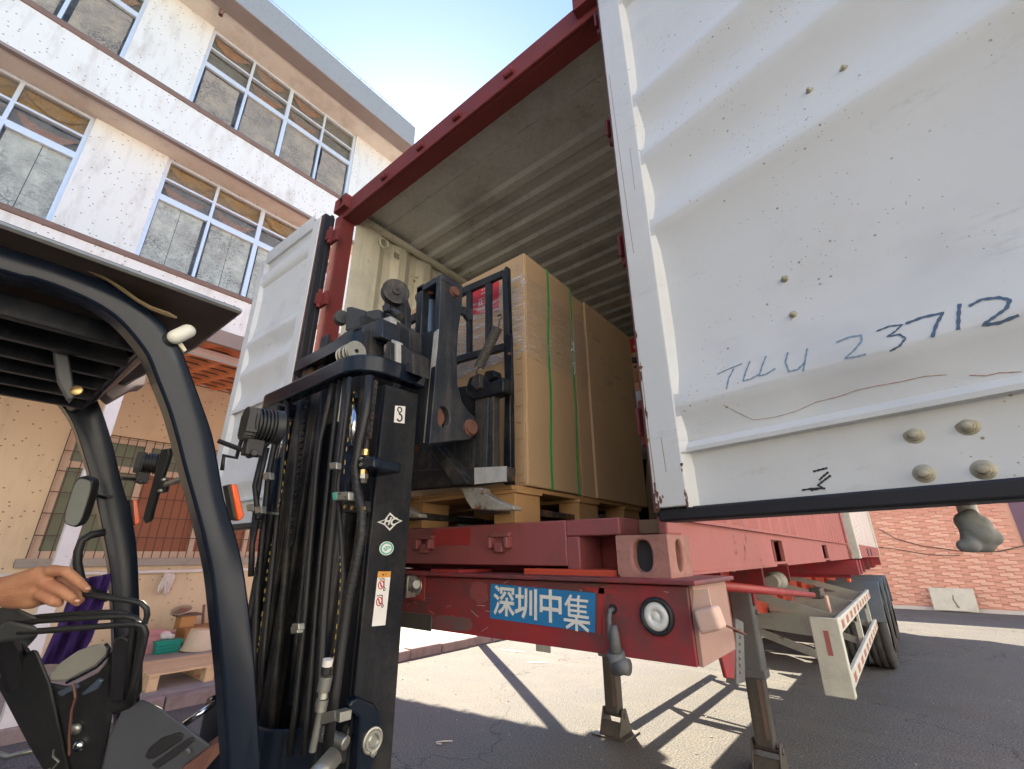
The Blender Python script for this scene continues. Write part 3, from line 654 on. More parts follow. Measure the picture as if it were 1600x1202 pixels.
def side(x_out, depth, z0, z1, y0, y1, m_, name, period=.278):
    ys = []; k = 0; y = y0
    while True:
        for u in (0, .26, .5, .76):
            yy = y0+(k+u)*period
            if yy > y1: break
            ys.append((yy, depth*(0 if u in (0, .26) else 1)))
        else:
            k += 1; continue
        break
    ys.append((y1, 0)); b = B(); n = len(ys)
    b.add([(x_out+d, yy, z0) for yy, d in ys]+[(x_out+d, yy, z1) for yy, d in ys], [(i, i+1, n+i+1, n+i) for i in range(n-1)])
    return obj(name, b, m_, ct, sharp=.1)
side(.03, .036, ZB+.17, ZT-.05, .2, CL-.15, M['container_red'], 'side_wall'); side(.036, .036, ZB+.17, ZT-.05, .2, CL-.15, M['liner_cream'], 'wall_lining')
side(CW-.03, -.036, ZB+.17, ZT-.05, .2, CL-.15, M['container_pale_red'], 'side_wall'); side(CW-.036, -.036, ZB+.17, ZT-.05, .2, CL-.15, M['liner_cream'], 'wall_lining')
obj('lining_panel', B().box(.074, .08, .17, .36, 1.6, ZT-.1), M['liner_cream'], ct)
obj('front_wall', B().box(.02, CW-.02, CL-.1, CL-.06, 1.46, ZT-.01), M['liner_cream'], ct)
# roof : flat header panel, lap seam, then pressed ribs running across
b = B(); prof = [(.185, 0), (.43, 0), (.432, -.012), (.475, -.012), (.477, 0)]; y = .70
rib = []
while y < CL-.3:
    rib += [(y, 0), (y+.028, -.024), (y+.095, -.024), (y+.125, 0)]; y += .205
prof += rib+[(CL-.1, 0)]; n = len(prof); zr = ZT-.035
b.add([(.07, y, zr+d) for y, d in prof]+[(CW-.07, y, zr+d) for y, d in prof], [(i, i+1, n+i+1, n+i) for i in range(n-1)])
obj('roof_lining', b, M['roof_liner'], ct)
b = B().add([(.02, y, zr+.02+d) for y, d in prof]+[(CW-.02, y, zr+.02+d) for y, d in prof], [(i, i+1, n+i+1, n+i) for i in range(n-1)])
obj('roof_sheet', b, M['container_red'], ct)
b = B(); 
for i in range(9):
    yy = .12+i*.0
for i, (x, y, z) in enumerate(((.078, .55, 3.93),)):
    for a in range(5):
        for c in range(5): b.box(x, x+.004, y+a*.012, y+a*.012+.006, z+c*.012, z+c*.012+.006)
obj('vent_grille', b, M['rubber'], ct)

# ---- doors
TLZ = [(4.05, .034), (3.93, .034), (3.93, 0), (3.84, 0), (3.80, .036), (3.70, .036), (3.66, 0), (3.22, 0), (3.115, .036), (3.10, .036), (3.00, 0), (2.94, 0), (2.83, .036), (2.815, .036), (2.70, 0), (2.63, 0),
       (2.515, .036), (2.50, .036), (2.40, 0), (2.01, 0), (1.885, .036), (1.87, .036), (1.785, .004), (1.748, .036), (1.742, .0), (1.60, 0)]
TLS = TLZ
for _ in range(1):
    q = [TLS[0]]
    for (za, ta), (zb, tb) in zip(TLS, TLS[1:]): q += [(za*.75+zb*.25, ta*.75+tb*.25), (za*.25+zb*.75, ta*.25+tb*.75)]
    TLS = q+[TLS[-1]]
def pdepth(z):
    for (za, da), (zb, db) in zip(TLS, TLS[1:]):
        if zb <= z <= za: return da+(db-da)*((za-z)/(za-zb) if za > zb else 0)
    return 0
def make_door(hinge, ang, hand, z0, z1, W, mk=True):
    d = Vector((math.cos(ang), math.sin(ang), 0)); n_ = Vector((-d.y, d.x, 0))
    if n_.y > 0: n_ = -n_
    h = Vector(hinge); dz = z0-1.604
    def T(v): return h+d*v[0]+n_*v[1]+Vector((0, 0, v[2]))
    m_ = M['door_white']
    st = B()
    st.box(.052, .155, -.05, .036, z0, z1, T)
    obj_ = obj('door', st, m_, ct, bevel=.004); dr_ = obj_
    obj_['label'] = 'white inner face of the %s container door, folded back with scuffs and rust specks' % ('right-hand' if hand > 0 else 'left-hand')
    obj('door_stile', B().box(W-.10, W, -.05, .036, z0, z1, T), m_, dr_, bevel=.004)
    obj('door_rail', B().box(.155, W-.1, -.05, -.002, z0, z0+.12, T), m_, dr_); obj('door_rail', B().box(.155, W-.1, -.05, -.002, z1-.1, z1, T), m_, dr_)
    prof_ = [(z+dz*(1 if z < 2.5 else .3), t) for z, t in TLS]
    P = B(); n = len(prof_); zz = [z for z, _ in prof_]; xs_ = [.168, W-.113]
    P.add([T((xs_[0], t, z)) for z, t in prof_]+[T((xs_[1], t, z)) for z, t in prof_], [(i, i+1, n+i+1, n+i) for i in range(n-1)])
    for x, xo in ((xs_[0], .154), (xs_[1], W-.099)):      # weld lip beside the stile
        P.add([T((x, t, z)) for z, t in prof_]+[T((xo, .0335, z)) for z in zz], [(i, i+1, n+i+1, n+i) for i in range(n-1)])
    obj('door_panel', P, m_, dr_, sharp=.5)
    obj('door_back', B().box(.155, W-.1, -.052, -.045, z0, z1, T), m_, dr_)
    gx = .012 if hand < 0 else .036; g = B(); g.box(gx, .052, -.062, .024, z0-.02, z1+.02, T); g.box(.052, W+.02, -.062, .024, z0-.036, z0-.001, T); g.box(.052, W+.02, -.055, .02, z1+.001, z1+.03, T); g.box(W+.001, W+.03, -.055, .02, z0-.02, z1+.02, T)
    if hand < 0: g.box(.002, .014, -.05, -.02, z0-.02, z1+.03, T)
    obj('gasket', g, M['rubber'], dr_, bevel=.006)
    e = B().box(.044, .052, .02, .03, z0-.01, z1, T); obj('gasket_lip', e, M['pin_rust'], dr_)
    hg = B()
    for z in (z0+.22, z0+.9, z0+1.5, z1-.25):
        hg = B().box(-.10 if hand < 0 else -.02, .02, -.06, -.035, z, z+.11, T).box(-.05 if hand < 0 else -.012, .0, -.035, -.01 if hand > 0 else .0, z+.01, z+.10, T); a = T((-.035 if hand < 0 else -.004, -.02 if hand < 0 else -.045, z-.02)); hg.cyl(a, a+Vector((0, 0, .15)), .016, 10)
        obj('hinge', hg, M['container_red'], dr_, bevel=.003)
    return dr_, T
rd, RT = make_door((2.40, -.03, 0), math.radians(-12.1), 1, 1.604, 4.05, 1.17)
ld, LT = make_door((.036, -.048, 0), math.radians(181.7), -1, 1.685, 4.0, 1.06)
for (s_, z) in ((.737, 2.648), (.658, 2.652), (.491, 2.144), (.491, 2.038), (.641, 1.703), (.719, 1.704), (.637, 1.627), (.718, 1.623)):
    t = pdepth(z); c = Vector(RT((s_, t-.002, z))); ax = Vector(RT((s_, 1, z)))-Vector(RT((s_, 0, z)))
    R_ = .0155 if z < 1.8 else .0085; b = B()
    b.lathe(c, ax, [(-.002, R_*1.15), (.002, R_*1.15), (.003, R_*.98), (.0035, R_*.8), (.007, R_*.74), (.0075, R_*.62), (.0115, R_*.56), (.014, R_*.42), (.0148, R_*.2), (.015, 0)], 24)
    obj('bolt_head', b, M['bolt_zinc'], rd)
rr_ = random.Random(8)
for (s0, s1, z0_, z1_, n_) in ((.054, .085, 1.607, 1.67, 9), (.054, .062, 1.7, 2.25, 8), (.150, .158, 1.60, 1.75, 5)):
    for k in range(n_):
        sa, za = rr_.uniform(s0, s1), z0_+(z1_-z0_)*rr_.random()**1.6; R1, R2 = rr_.uniform(.002, .008)*(1 if s0 < .1 else .6), rr_.uniform(.004, .016)
        obj('rust_patch', B().add([RT((sa+R1*math.cos(a)*(1+.3*math.sin(3*a+k)), .0366, za+R2*math.sin(a)*(1+.25*math.cos(2*a+k)))) for a in [2*math.pi*i/12 for i in range(12)]], [tuple(range(12))]), M['pin_rust'], rd)
for (pts_, w_) in (([(.068, 3.35), (.072, 3.0), (.078, 2.62), (.083, 2.45)], .001), ([(.12, 2.9), (.118, 2.7)], .0008), ([(.06, 2.05), (.061, 1.8), (.064, 1.62)], .0013), ([(.10, 1.80), (.103, 1.70)], .001)):
    L_ = [RT((x-w_, .0364, z)) for x, z in pts_]; R2_ = [RT((x+w_, .0364, z)) for x, z in pts_]; n = len(pts_)
    obj('rust_run', B().add(L_+R2_, [(i, i+1, n+i+1, n+i) for i in range(n-1)]), M['rust_line'], rd)
# marker writing on the door, following the pressed panel
def stroke(pts, T, wd, m_, name='marker_writing'):
    pts = [Vector((a, c)) for a, c in pts]; fine = []
    for a, c in zip(pts, pts[1:]):
        for k in range(6): fine.append(a.lerp(c, k/6))
    fine.append(pts[-1]); L = []; Rr = []
    for i, p in enumerate(fine):
        t = (fine[min(i+1, len(fine)-1)]-fine[max(0, i-1)]).normalized(); nn = Vector((-t.y, t.x))*wd*(.5+.12*math.sin(i*1.7))
        for q, lst in ((p+nn, L), (p-nn, Rr)): lst.append(T((q.x, pdepth(q.y)+.0012, q.y)))
    n = len(fine); b = B().add(L+Rr, [(i, i+1, n+i+1, n+i) for i in range(n-1)])
    return b
h_, n__ = Vector((2.40, -.03, 0)), None
dd = Vector((math.cos(math.radians(-12.1)), math.sin(math.radians(-12.1)), 0)); dn_ = Vector((-dd.y, dd.x, 0))
def onDoor(px, py):
    r = ray(px, py); t = (h_-CAM).dot(dn_)/r.dot(dn_); p = CAM+r*t-h_
    # ridge correction: the pressed panel stands a little proud of the hinge plane
    z = p.z; k = pdepth(z); nin = -dn_ if dn_.y > 0 else dn_
    t = (h_+nin*k-CAM).dot(dn_)/r.dot(dn_); p = CAM+r*t-h_
    return (p.dot(dd), p.z)
c8 = lambda pts: [onDoor(980+x/2.5806, 400+y/2.5806) for x, y in pts]
WR = [[(365, 478), (400, 462), (465, 435)], [(432, 455), (412, 495), (403, 538)], [(497, 425), (480, 470), (470, 505), (500, 498), (535, 478)], [(562, 405), (545, 450), (535, 485), (560, 480), (600, 455)],
      [(650, 390), (640, 430), (655, 468), (690, 460), (720, 430)], [(728, 375), (722, 410), (712, 468)],
      [(845, 350), (900, 328), (945, 322), (948, 345), (915, 385), (880, 415), (925, 408), (965, 398)], [(1008, 305), (1060, 285), (1110, 280), (1085, 305), (1050, 328), (1100, 318), (1125, 335), (1100, 365), (1060, 385)],
      [(1125, 275), (1190, 250), (1275, 232), (1250, 275), (1232, 330)], [(1342, 195), (1338, 245), (1336, 300)], [(1380, 205), (1430, 178), (1500, 170), (1545, 180), (1530, 215), (1480, 250), (1435, 280), (1500, 270), (1580, 240)]]
for s_ in WR: obj('marker_stroke', stroke(c8(s_), RT, .0038 if s_[0][0] < 1100 else .0055, None), M['ink_pale' if s_[0][0] < 1000 else 'ink_blue'], rd)
b = B()
for s_ in ([(750, 870), (780, 862), (808, 855)], [(812, 872), (790, 890), (775, 905)], [(822, 885), (795, 905), (770, 925), (795, 940)], [(705, 945), (750, 938), (800, 938)], [(740, 946), (770, 940)]):
    q = stroke(c8(s_), RT, .004, None); b.add(q.v, q.f)
obj('grease_mark', b, M['ink_black'], rd)
b = B(); q = stroke(c8([(385, 600), (440, 630), (510, 662), (600, 650), (680, 628), (760, 590), (850, 568), (930, 540), (1000, 525), (1100, 508), (1200, 485), (1290, 480)]), RT, .0011, None); b.add(q.v, q.f)
q = stroke(c8([(1380, 482), (1450, 484), (1500, 472), (1590, 468)]), RT, .0015, None); b.add(q.v, q.f)
obj('rust_scratch', b, M['rust_line'], rd)
# lock rod cam below the free half of the door (outer face side)
b = B(); K = lambda x, y: Vector(on(1400+x/5.465, 800+y/5.465, 1, -.135))
outl = [(545, 20), (540, 60), (512, 85), (520, 115), (560, 150), (600, 175), (612, 215), (590, 245), (550, 280), (548, 305), (590, 328), (640, 322), (740, 325), (800, 300), (835, 285), (880, 250), (850, 235), (830, 165), (775, 150), (775, 110), (735, 80), (748, 20)]
for (p_, q_, ra, rb, dy_) in (((640, 30), (600, 80), .016, .020, 0), ((590, 75), (560, 100), .018, .013, 0), ((600, 80), (700, 110), .022, .026, .01), ((640, 130), (730, 190), .024, .026, 0), ((700, 110), (760, 130), .02, .014, .01),
                           ((730, 190), (830, 215), .027, .018, .005), ((820, 215), (860, 240), .016, .007, .005), ((640, 190), (655, 260), .020, .018, 0), ((655, 262), (760, 270), .022, .020, .005), ((640, 285), (575, 290), .017, .014, -.008)):
    b.capsule(K(*p_)+Vector((0, dy_, 0)), K(*q_)+Vector((0, dy_, 0)), ra*.8, rb*.8, 12)
lk = obj('lock_cam', b, M['cast_grey'], rd); md = lk.modifiers.new('cast', 'REMESH'); md.mode = 'VOXEL'; md.voxel_size = .0032; md.use_smooth_shade = True; md = lk.modifiers.new('soften', 'SMOOTH'); md.iterations = 3
a = K(640, 20); obj('cam_rod', B().cyl(a+Vector((0, .03, -.01)), a+Vector((0, .03, .3)), .015, 12), M['guard_white'], lk)
b = B()
for s_ in (.55, .85):
    a = Vector(RT((s_, -.085, 1.66))); b.cyl(a, a+Vector((0, 0, 2.6)), .017, 12)
    for z in (1.9, 2.5, 3.0, 3.7): b.box(s_-.05, s_+.05, -.11, -.052, z, z+.05, RT)
obj('lock_rod', b, M['zinc'], rd)
b = B(); K2 = lambda x, y: Vector(on(340+x/3.536, 500+y/3.536, 1, -.07))
# small paper tags and grey scuffs inside the left door
for (x, y) in ((128, 447), (232, 712), (95, 825), (222, 795)):
    p = K2(x, y); obj('scuff_mark', B().slab([p+Vector((-.012, -.0, 0)), p+Vector((.012, 0, .002)), p+Vector((.0, 0, -.016))], (0, -.002, 0)), M['mast_worn'], ld)
# ================================================================== second, white container farther along the trailer
c2 = thing('shipping_container', 'pale white container sitting behind the red one on the trailer', 'container', (1.25, 9.2, ZB+.01))
y0, y1 = CL+.1, CL+6.1; xo = .07
b = B(); per = .278; ys = []
yy = y0+.2
b.box(.05+xo, CW-.06+xo, y0+.1, y1-.1, ZB+.05, ZT-.05)
k = 0
while yy < y1-.3:
    b.box(CW-.06+xo, CW-.03+xo, yy, yy+.13, ZB+.18, ZT-.06); b.box(.03+xo, .05+xo, yy, yy+.13, ZB+.18, ZT-.06); yy += per
obj('body', b, M['container_white'], c2)
for x in (.0+xo, CW-.16+xo):
    for y in (y0, y1-.16): obj('corner_post', B().box(x, x+.16, y, y+.16, ZB, ZT), M['guard_white'], c2, bevel=.01)
b = B()
for x in (.005+xo, CW-.055+xo): b.box(x, x+.05, y0+.16, y1-.16, ZB+.01, ZB+.17); b.box(x, x+.05, y0+.16, y1-.16, ZT-.1, ZT-.01)
obj('side_rail', b, M['container_pale_red'], c2)
for y in (y0+1.7, y0+2.6): obj('fork_pocket', B().box(CW-.01+xo, CW+.0+xo, y, y+.28, ZB+.025, ZB+.135), M['rubber'], c2)
# ================================================================== CARTONS AND PALLETS IN THE CONTAINER
def pallet(label, x0, x1, y0, y1, z0, m_, nslat=7, h=.12, axis='x', group=None):
    """slats run along x; three runners of blocks along y"""
    t = thing('wooden_pallet', label, 'pallet', ((x0+x1)/2, (y0+y1)/2, z0), group)
    r = random.Random(int(x0*100)); bl = (y1-y0)
    zb = z0+.018; zt = z0+h-.018
    for yy in (y0, (y0+y1)/2-.05, y1-.1):
        obj('bottom_board', B().box(x0, x1, yy, yy+.1, z0, z0+.018), M[m_], t, bevel=.002)
        obj('stringer_board', B().box(x0, x1, yy, yy+.1, zt-.02, zt-.002), M[m_], t, bevel=.002)
        for xx in (x0, (x0+x1)/2-.075, x1-.145): obj('block', B().box(xx, xx+.145, yy+.002, yy+.098, zb, zt-.022), M[m_], t, bevel=.003)
    w_ = (x1-x0)/nslat
    for k in range(nslat): obj('slat', B().box(x0+k*w_+.014, x0+(k+1)*w_-.014+r.uniform(-.004, .004), y0, y1, zt, zt+.018), M[m_], t, bevel=.002)
    return t
PX1 = 1.83
t = thing('wooden_pallet', 'wooden block pallet under the tall cartons in the container', 'pallet', (1.3, .62, 1.6))
PB = [(.06, .225), (.53, .71), (.99, 1.19)]; pz0 = 1.598
xs3 = [(PX1-.112, PX1), (PX1-.68, PX1-.55), (.72, .84)]
for (ya, yb) in PB:
    for (xa, xb) in xs3: obj('block', B().box(xa, xb, ya, yb, pz0, 1.712), M['wood'], t, bevel=.004)
for (ya, yb) in PB: obj('board', B().box(.70, PX1+.01, ya-.004, yb+.004, 1.712, 1.727), M['wood'], t, bevel=.002)
for k in range(6): obj('slat', B().box(.72+k*.187, .72+k*.187+.165, .05, 1.25, 1.727, 1.744), M['wood'], t, bevel=.002)
def carton(label, x0, x1, y0, y1, z0, z1, m_, flute=True):
    c = thing('cardboard_carton', label, 'carton', ((x0+x1)/2, (y0+y1)/2, z0), 'tall cartons on the pallet')
    b = B(); r = random.Random(int(y0*77)); n = 6
    def wob(p, k): return p
    obj('body', B().box(x0, x1, y0, y1, z0, z1), M[m_], c, bevel=.006, seg=3)
    return c
CZ_B, CZ_T = 1.748, 2.893
k1 = carton('tall brown carton with a red label, film and green strap', .72, PX1, .14, .572, CZ_B, CZ_T, 'cardboard')
k2 = carton('narrow brown carton sandwiched between two wider cartons', .72, PX1-.003, .58, .70, CZ_B-.004, CZ_T-.028, 'cardboard')
k3 = carton('plain brown carton standing farthest inside, no strap', .72, PX1+.006, .708, 1.31, CZ_B-.004, CZ_T-.02, 'cardboard_dark')
# creased corner flap, stapled seam
obj('corner_crease', B().box(PX1-.005, PX1+.003, .150, .156, CZ_B+.01, CZ_T-.01), M['cardboard_dark'], k1)
obj('seam_flap', B().box(PX1-.13, PX1-.01, .1365, .1395, CZ_B+.015, CZ_T-.015), M['cardboard'], k1, bevel=.001)
for k in range(8):
    z = CZ_B+.05+k*.075; obj('dent', B().slab([(PX1-.05, .1362, z), (PX1-.03, .1362, z+.012), (PX1-.012, .1362, z+.004), (PX1-.028, .1362, z-.006)], (0, -.003, 0)), M['cardboard_dark'], k1, bevel=.001)
for k in range(2): obj('staple', B().box(PX1-.052, PX1-.036, .1345, .1366, CZ_T-.06-k*.022, CZ_T-.056-k*.022), M['zinc'], k1)
b = B(); pts = []
def strap(y, ztop, zbot, w_, par, xx):
    sh = []; n = 14
    for i in range(n+1):
        z = ztop+(zbot-ztop)*i/n; yy = y+.006*math.sin(i*.9)-.02*i/n
        sh.append((yy, z))
    q = B(); q.add([(xx, a-w_/2, z) for a, z in sh]+[(xx, a+w_/2, z) for a, z in sh]+[(xx+.002, a-w_/2, z) for a, z in sh]+[(xx+.002, a+w_/2, z) for a, z in sh],
                   [(2*(n+1)+i, 2*(n+1)+i+1, 3*(n+1)+i+1, 3*(n+1)+i) for i in range(n)]+[(i, i+1, 2*(n+1)+i+1, 2*(n+1)+i) for i in range(n)]+[(n+1+i, n+2+i, 3*(n+1)+i+1, 3*(n+1)+i) for i in range(n)])
    q.box(.72, xx+.002, y-w_/2, y+w_/2, ztop-.0005, ztop+.0015)
    return obj('strap', q, M['strap_green'], par)
strap(.335, CZ_T+.0005, CZ_B-.003, .014, k1, PX1+.0025)
strap(.556, CZ_T+.0005, CZ_B-.003, .011, k1, PX1+.0025)
# stretch film band
zf0, zf1 = 2.36, 2.76
def film(y0, y1, z0, z1, par, mt='stretch_film_soft'):
    q = B(); n = 26; m = 12; rr_ = random.Random(5)
    q.sheet(lambda u, v: (PX1+.004+.004*math.sin(u*9+v*21)*.5+.003*math.sin(v*60+u*13), y0+(y1-y0)*u, z0+(z1-z0)*v+.03*math.sin(u*3.3)*(v-.5)-.05*u*(0 if v < .5 else .6)), n, m)
    return obj('stretch_film', q, M[mt], par, smooth=True)
film(.14, .572, 2.34, 2.76, k1); film(.582, .70, 2.32, 2.74, k2); film(.71, 1.30, 2.36, 2.72, k3)
q = B(); q.sheet(lambda u, v: (.74+(PX1-.735)*u, .1335-.003*math.sin(u*17+v*23)-.003*math.sin(v*60), 2.34+.42*v+.02*math.sin(u*7)), 30, 12); obj('stretch_film', q, M['stretch_film'], k1, smooth=True)
p0, p1 = Y(737, 447, .136), Y(780, 440, .136); p2, p3 = Y(779, 486, .136), Y(738, 492, .136)
obj('label', B().slab([p0, p1, p2, p3], (0, -.0012, 0)), M['label_red'], k1)
cx_ = (p0+p2)/2
for i, (s_, dz_, tx) in enumerate(((.012, .052, '★ ★ ★'), (.011, .03, '小心轻放'), (.045, -.018, '正面'))):
    text('label_text', tx, s_, (cx_.x-.0, .1335, cx_.z+dz_), (1, 0, 0), (0, 0, 1), M['label_white'], k1)
# torn whitish film strip on the second strap
obj('film_wisp', B().tube([(PX1+.008, .545, 2.62), (PX1+.012, .54, 2.52), (PX1+.006, .548, 2.42), (PX1+.008, .55, 2.36)], [.006, .014, .011, .004], 6), M['stretch_film'], k1, smooth=True)
# a red printed carton deep in the container, above the worker's shoulder
rp = Y(989, 540, 3.1)
kb = thing('cardboard_carton', 'carton with red printed side deep inside the container', 'carton', (rp.x, 3.3, 1.6))
obj('body', B().box(rp.x-.5, rp.x+.14, 3.1, 3.7, 1.6, rp.z+.12), M['cardboard_dark'], kb, bevel=.006)
obj('label', B().box(rp.x-.1, rp.x+.135, 3.096, 3.099, rp.z-.09, rp.z+.09), M['label_red'], kb)
text('label_text', '易碎 FRAGILE'.split()[0], .05, (rp.x+.05, 3.094, rp.z-.03), (1, 0, 0), (0, 0, 1), M['label_white'], kb)

# ================================================================== TRAILER CHASSIS
tr = thing('trailer_chassis', 'red skeletal container trailer parked on its landing legs', 'trailer', (1.22, 0, 0))
RED, ORG, GRY = M['chassis_red'], M['chassis_orange'], M['chassis_grey']
BZ0, BZ1 = 1.222, 1.408; BX0, BX1 = -.05, 2.50
# front bolster: the face plate, flange and the darker lower lip on the left
fb = obj('front_bolster', B().box(BX0, BX1, -.06, -.04, BZ0, BZ1-.004).box(BX0, BX1, -.04, .25, BZ0, BZ0+.012).box(BX0, BX1, .238, .25, BZ0, BZ1-.002), RED, tr, bevel=.003)
obj('top_flange', B().box(BX0, BX1+.03, -.085, .27, BZ1, BZ1+.012), RED, tr, bevel=.003)
obj('end_plate', B().box(BX1, BX1+.012, -.05, .24, BZ0, BZ1), M['end_brown'], tr, bevel=.002)
obj('lower_lip', B().box(BX0, 1.52, -.066, -.06, BZ0-.006, BZ0+.05), M['leg_steel'], tr, bevel=.004)
obj('twist_lock_pad', B().box(1.46, 1.62, -.03, .16, BZ1+.012, BZ1+.022), M['fresh_red'], tr)
obj('cross_pad', B().box(1.9, 2.26, .02, .2, BZ1+.012, BZ1+.03), M['chassis_orange'], tr)
# plate
pl = [Y(767, 912, -.0635), Y(930, 927, -.0635), Y(929, 989, -.0635), Y(765, 966, -.0635)]
px0, px1 = pl[0].x, pl[1].x; pzc = sum(p.z for p in pl)/4; ph = (pl[0].z-pl[3].z+pl[1].z-pl[2].z)/4
sg = obj('name_plate', B().slab(pl, (0, .003, 0)), M['plate_blue'], tr)
chars = '深圳中集'; ww = (px1-px0)
ux_ = (pl[1]-pl[0]).normalized(); uz_ = (pl[0]-pl[3]).normalized()
for i, ch in enumerate(chars):
    c = pl[3]+(pl[2]-pl[3])*(.155+.232*i); top = pl[0]+(pl[1]-pl[0])*(.155+.232*i); c = (c+top)/2
    if ch != '集':
        text('plate_character', ch, .098, (c.x, -.0648, c.z-.003), ux_, uz_, M['plate_white'], sg, offset=.0016)
    else:   # drawn stroke by stroke
        q = B(); S = .096; kk = [0]; e1, e3 = ux_*S, uz_*S
        def st(x0, z0, x1, z1, w=.085):
            kk[0] += 1; yk = -.0640-.00025*kk[0]; a = Vector((c.x, yk, c.z-.004))+e1*(x0-.5)+e3*(z0-.5); d_ = Vector((c.x, yk, c.z-.004))+e1*(x1-.5)+e3*(z1-.5)
            t = (d_-a).normalized(); nn = Vector((-t.z, 0, t.x))*w*S*.5; q.slab([a+nn, d_+nn, d_-nn, a-nn], (0, -.0007, 0))
        st(.31, .97, .08, .66); st(.22, .84, .22, .36, .09); st(.60, .98, .55, .86); st(.26, .84, .92, .84, .075); st(.26, .68, .86, .68, .07); st(.26, .535, .86, .535, .07); st(.20, .39, .93, .39, .08); st(.57, .84, .57, .39, .08)
        st(.03, .25, .97, .25, .085); st(.5, .39, .5, -.02, .09); st(.46, .24, .12, .03, .09); st(.54, .24, .92, .03, .09)
        obj('plate_character', q, M['plate_white'], sg)
rp_ = random.Random(31)
for poly, mt in ((((766, 967), (800, 972), (842, 979), (873, 998), (830, 1002), (790, 992), (764, 985)), 'fresh_red'), (((936, 918), (944, 917), (943, 990), (934, 990)), 'fresh_red'), (((905, 917), (950, 920), (975, 926), (940, 928)), 'fresh_red'),
                 (((737, 912), (752, 908), (762, 915), (763, 938), (748, 944), (735, 934)), 'worn_red'), (((660, 968), (700, 962), (735, 966), (736, 985), (690, 984), (655, 980)), 'worn_red')):
    rag_ = []
    for (xa, ya), (xb, yb2) in zip(poly, poly[1:]+poly[:1]):
        for k in range(5): rag_.append((xa+(xb-xa)*k/5+rp_.uniform(-2.2, 2.2), ya+(yb2-ya)*k/5+rp_.uniform(-2.2, 2.2)))
    obj('paint_patch', B().slab([Y(px, py, -.0612) for px, py in rag_], (0, .001, 0)), M[mt], fb)
rs_ = random.Random(12)
for k in range(26):
    x_, z_ = rs_.uniform(1.35, 2.45), rs_.uniform(BZ0+.01, BZ1-.01); L_ = rs_.uniform(.01, .05); a_ = rs_.uniform(-.5, .5); q_ = Vector((x_, -.0606, z_)); e_ = Vector((math.cos(a_), 0, math.sin(a_)))
    obj('scratch', B().slab([q_, q_+e_*L_, q_+e_*L_*.8+Vector((0, 0, .0015)), q_+Vector((0, 0, .0012))], (0, .0004, 0)), M['lamp_box' if k % 3 else 'leg_steel'], fb)
# reversing lamp
lc = Y(1027, 963, -.06)
lp = obj('lamp', B().lathe(lc, (0, -1, 0), [(-.01, .047), (.006, .047), (.012, .044), (.012, .036), (.006, .035)], 32), M['rubber'], tr, smooth=True)
obj('lamp_lens', B().lathe(lc, (0, -1, 0), [(.005, .036), (.010, .030), (.0125, .015), (.009, .0145), (.012, .010), (.0125, 0)], 32), M['lens_clear'], lp, smooth=True)
# side marker lamp on the end of the bolster
b = B(); a = Vector((BX1+.012, -.075, 0)); zc = Y(1100, 965, -.06).z
b.slab([Y(1081, 955, -.10), Y(1113, 947, -.10), Y(1127, 985, -.10), Y(1093, 993, -.10)], (0, .06, 0))
obj('side_lamp', b, M['lamp_box'], tr, bevel=.009, seg=3); obj('lamp_bracket', B().slab([Y(1084, 922, -.05), Y(1106, 920, -.05), Y(1112, 950, -.05), Y(1082, 955, -.05)], (0, .004, 0)), M['lamp_box'], tr)
obj('lamp_wire', B().tube([(BX1+.05, -.07, zc), (BX1+.09, .0, zc-.03), (BX1+.03, .3, zc-.08), (2.2, .8, zc-.1)], .003, 5), M['pin_rust'], tr, smooth=True)
# crank handle of the twist lock, hanging through the slot
cp = Y(958, 952, -.062)
obj('slot', B().lathe(cp, (0, -1, 0), [(.0, .013), (.0032, .013), (.0032, 0)], 16), M['rubber'], tr)
b = B(); b.tube([cp+Vector((0, .01, .002)), cp+Vector((0, -.018, -.002)), cp+Vector((0, -.028, -.02)), cp+Vector((0, -.03, -.075))], .0065, 8); p = Y(960, 990, -.09)
b.tube([p+Vector((0, 0, .02)), p, p+Vector((0, 0, -.045))], [.009, .013, .016], 12)
ps = p+Vector((0, 0, -.045)); b.tube([ps, ps+Vector((-.005, .02, -.045))], .024, 14); b.cyl(ps+Vector((-.0, .0, -.03)), ps+Vector((.035, .0, -.03)), .02, 12)
obj('twist_lock_handle', b, M['leg_grey'], tr, smooth=True)
# air couplings
gp = Y(652, 916, -.06)
gb = obj('coupling_plate', B().box(gp.x-.055, gp.x+.05, -.0645, -.06, gp.z-.052, gp.z+.055), M['fresh_red'], tr, bevel=.004)
b = B().lathe(gp, (0, -1, 0), [(0, .034), (.008, .034), (.01, .024), (.035, .024), (.037, .016), (.05, .016)], 20); b.cyl(gp+Vector((.0, -.03, 0)), gp+Vector((.05, -.045, .01)), .017, 12); b.box(gp.x-.006, gp.x+.006, gp.y-.055, gp.y-.01, gp.z-.04, gp.z+.04)
obj('air_coupling', b, M['zinc'], gb, smooth=False, bevel=.002)
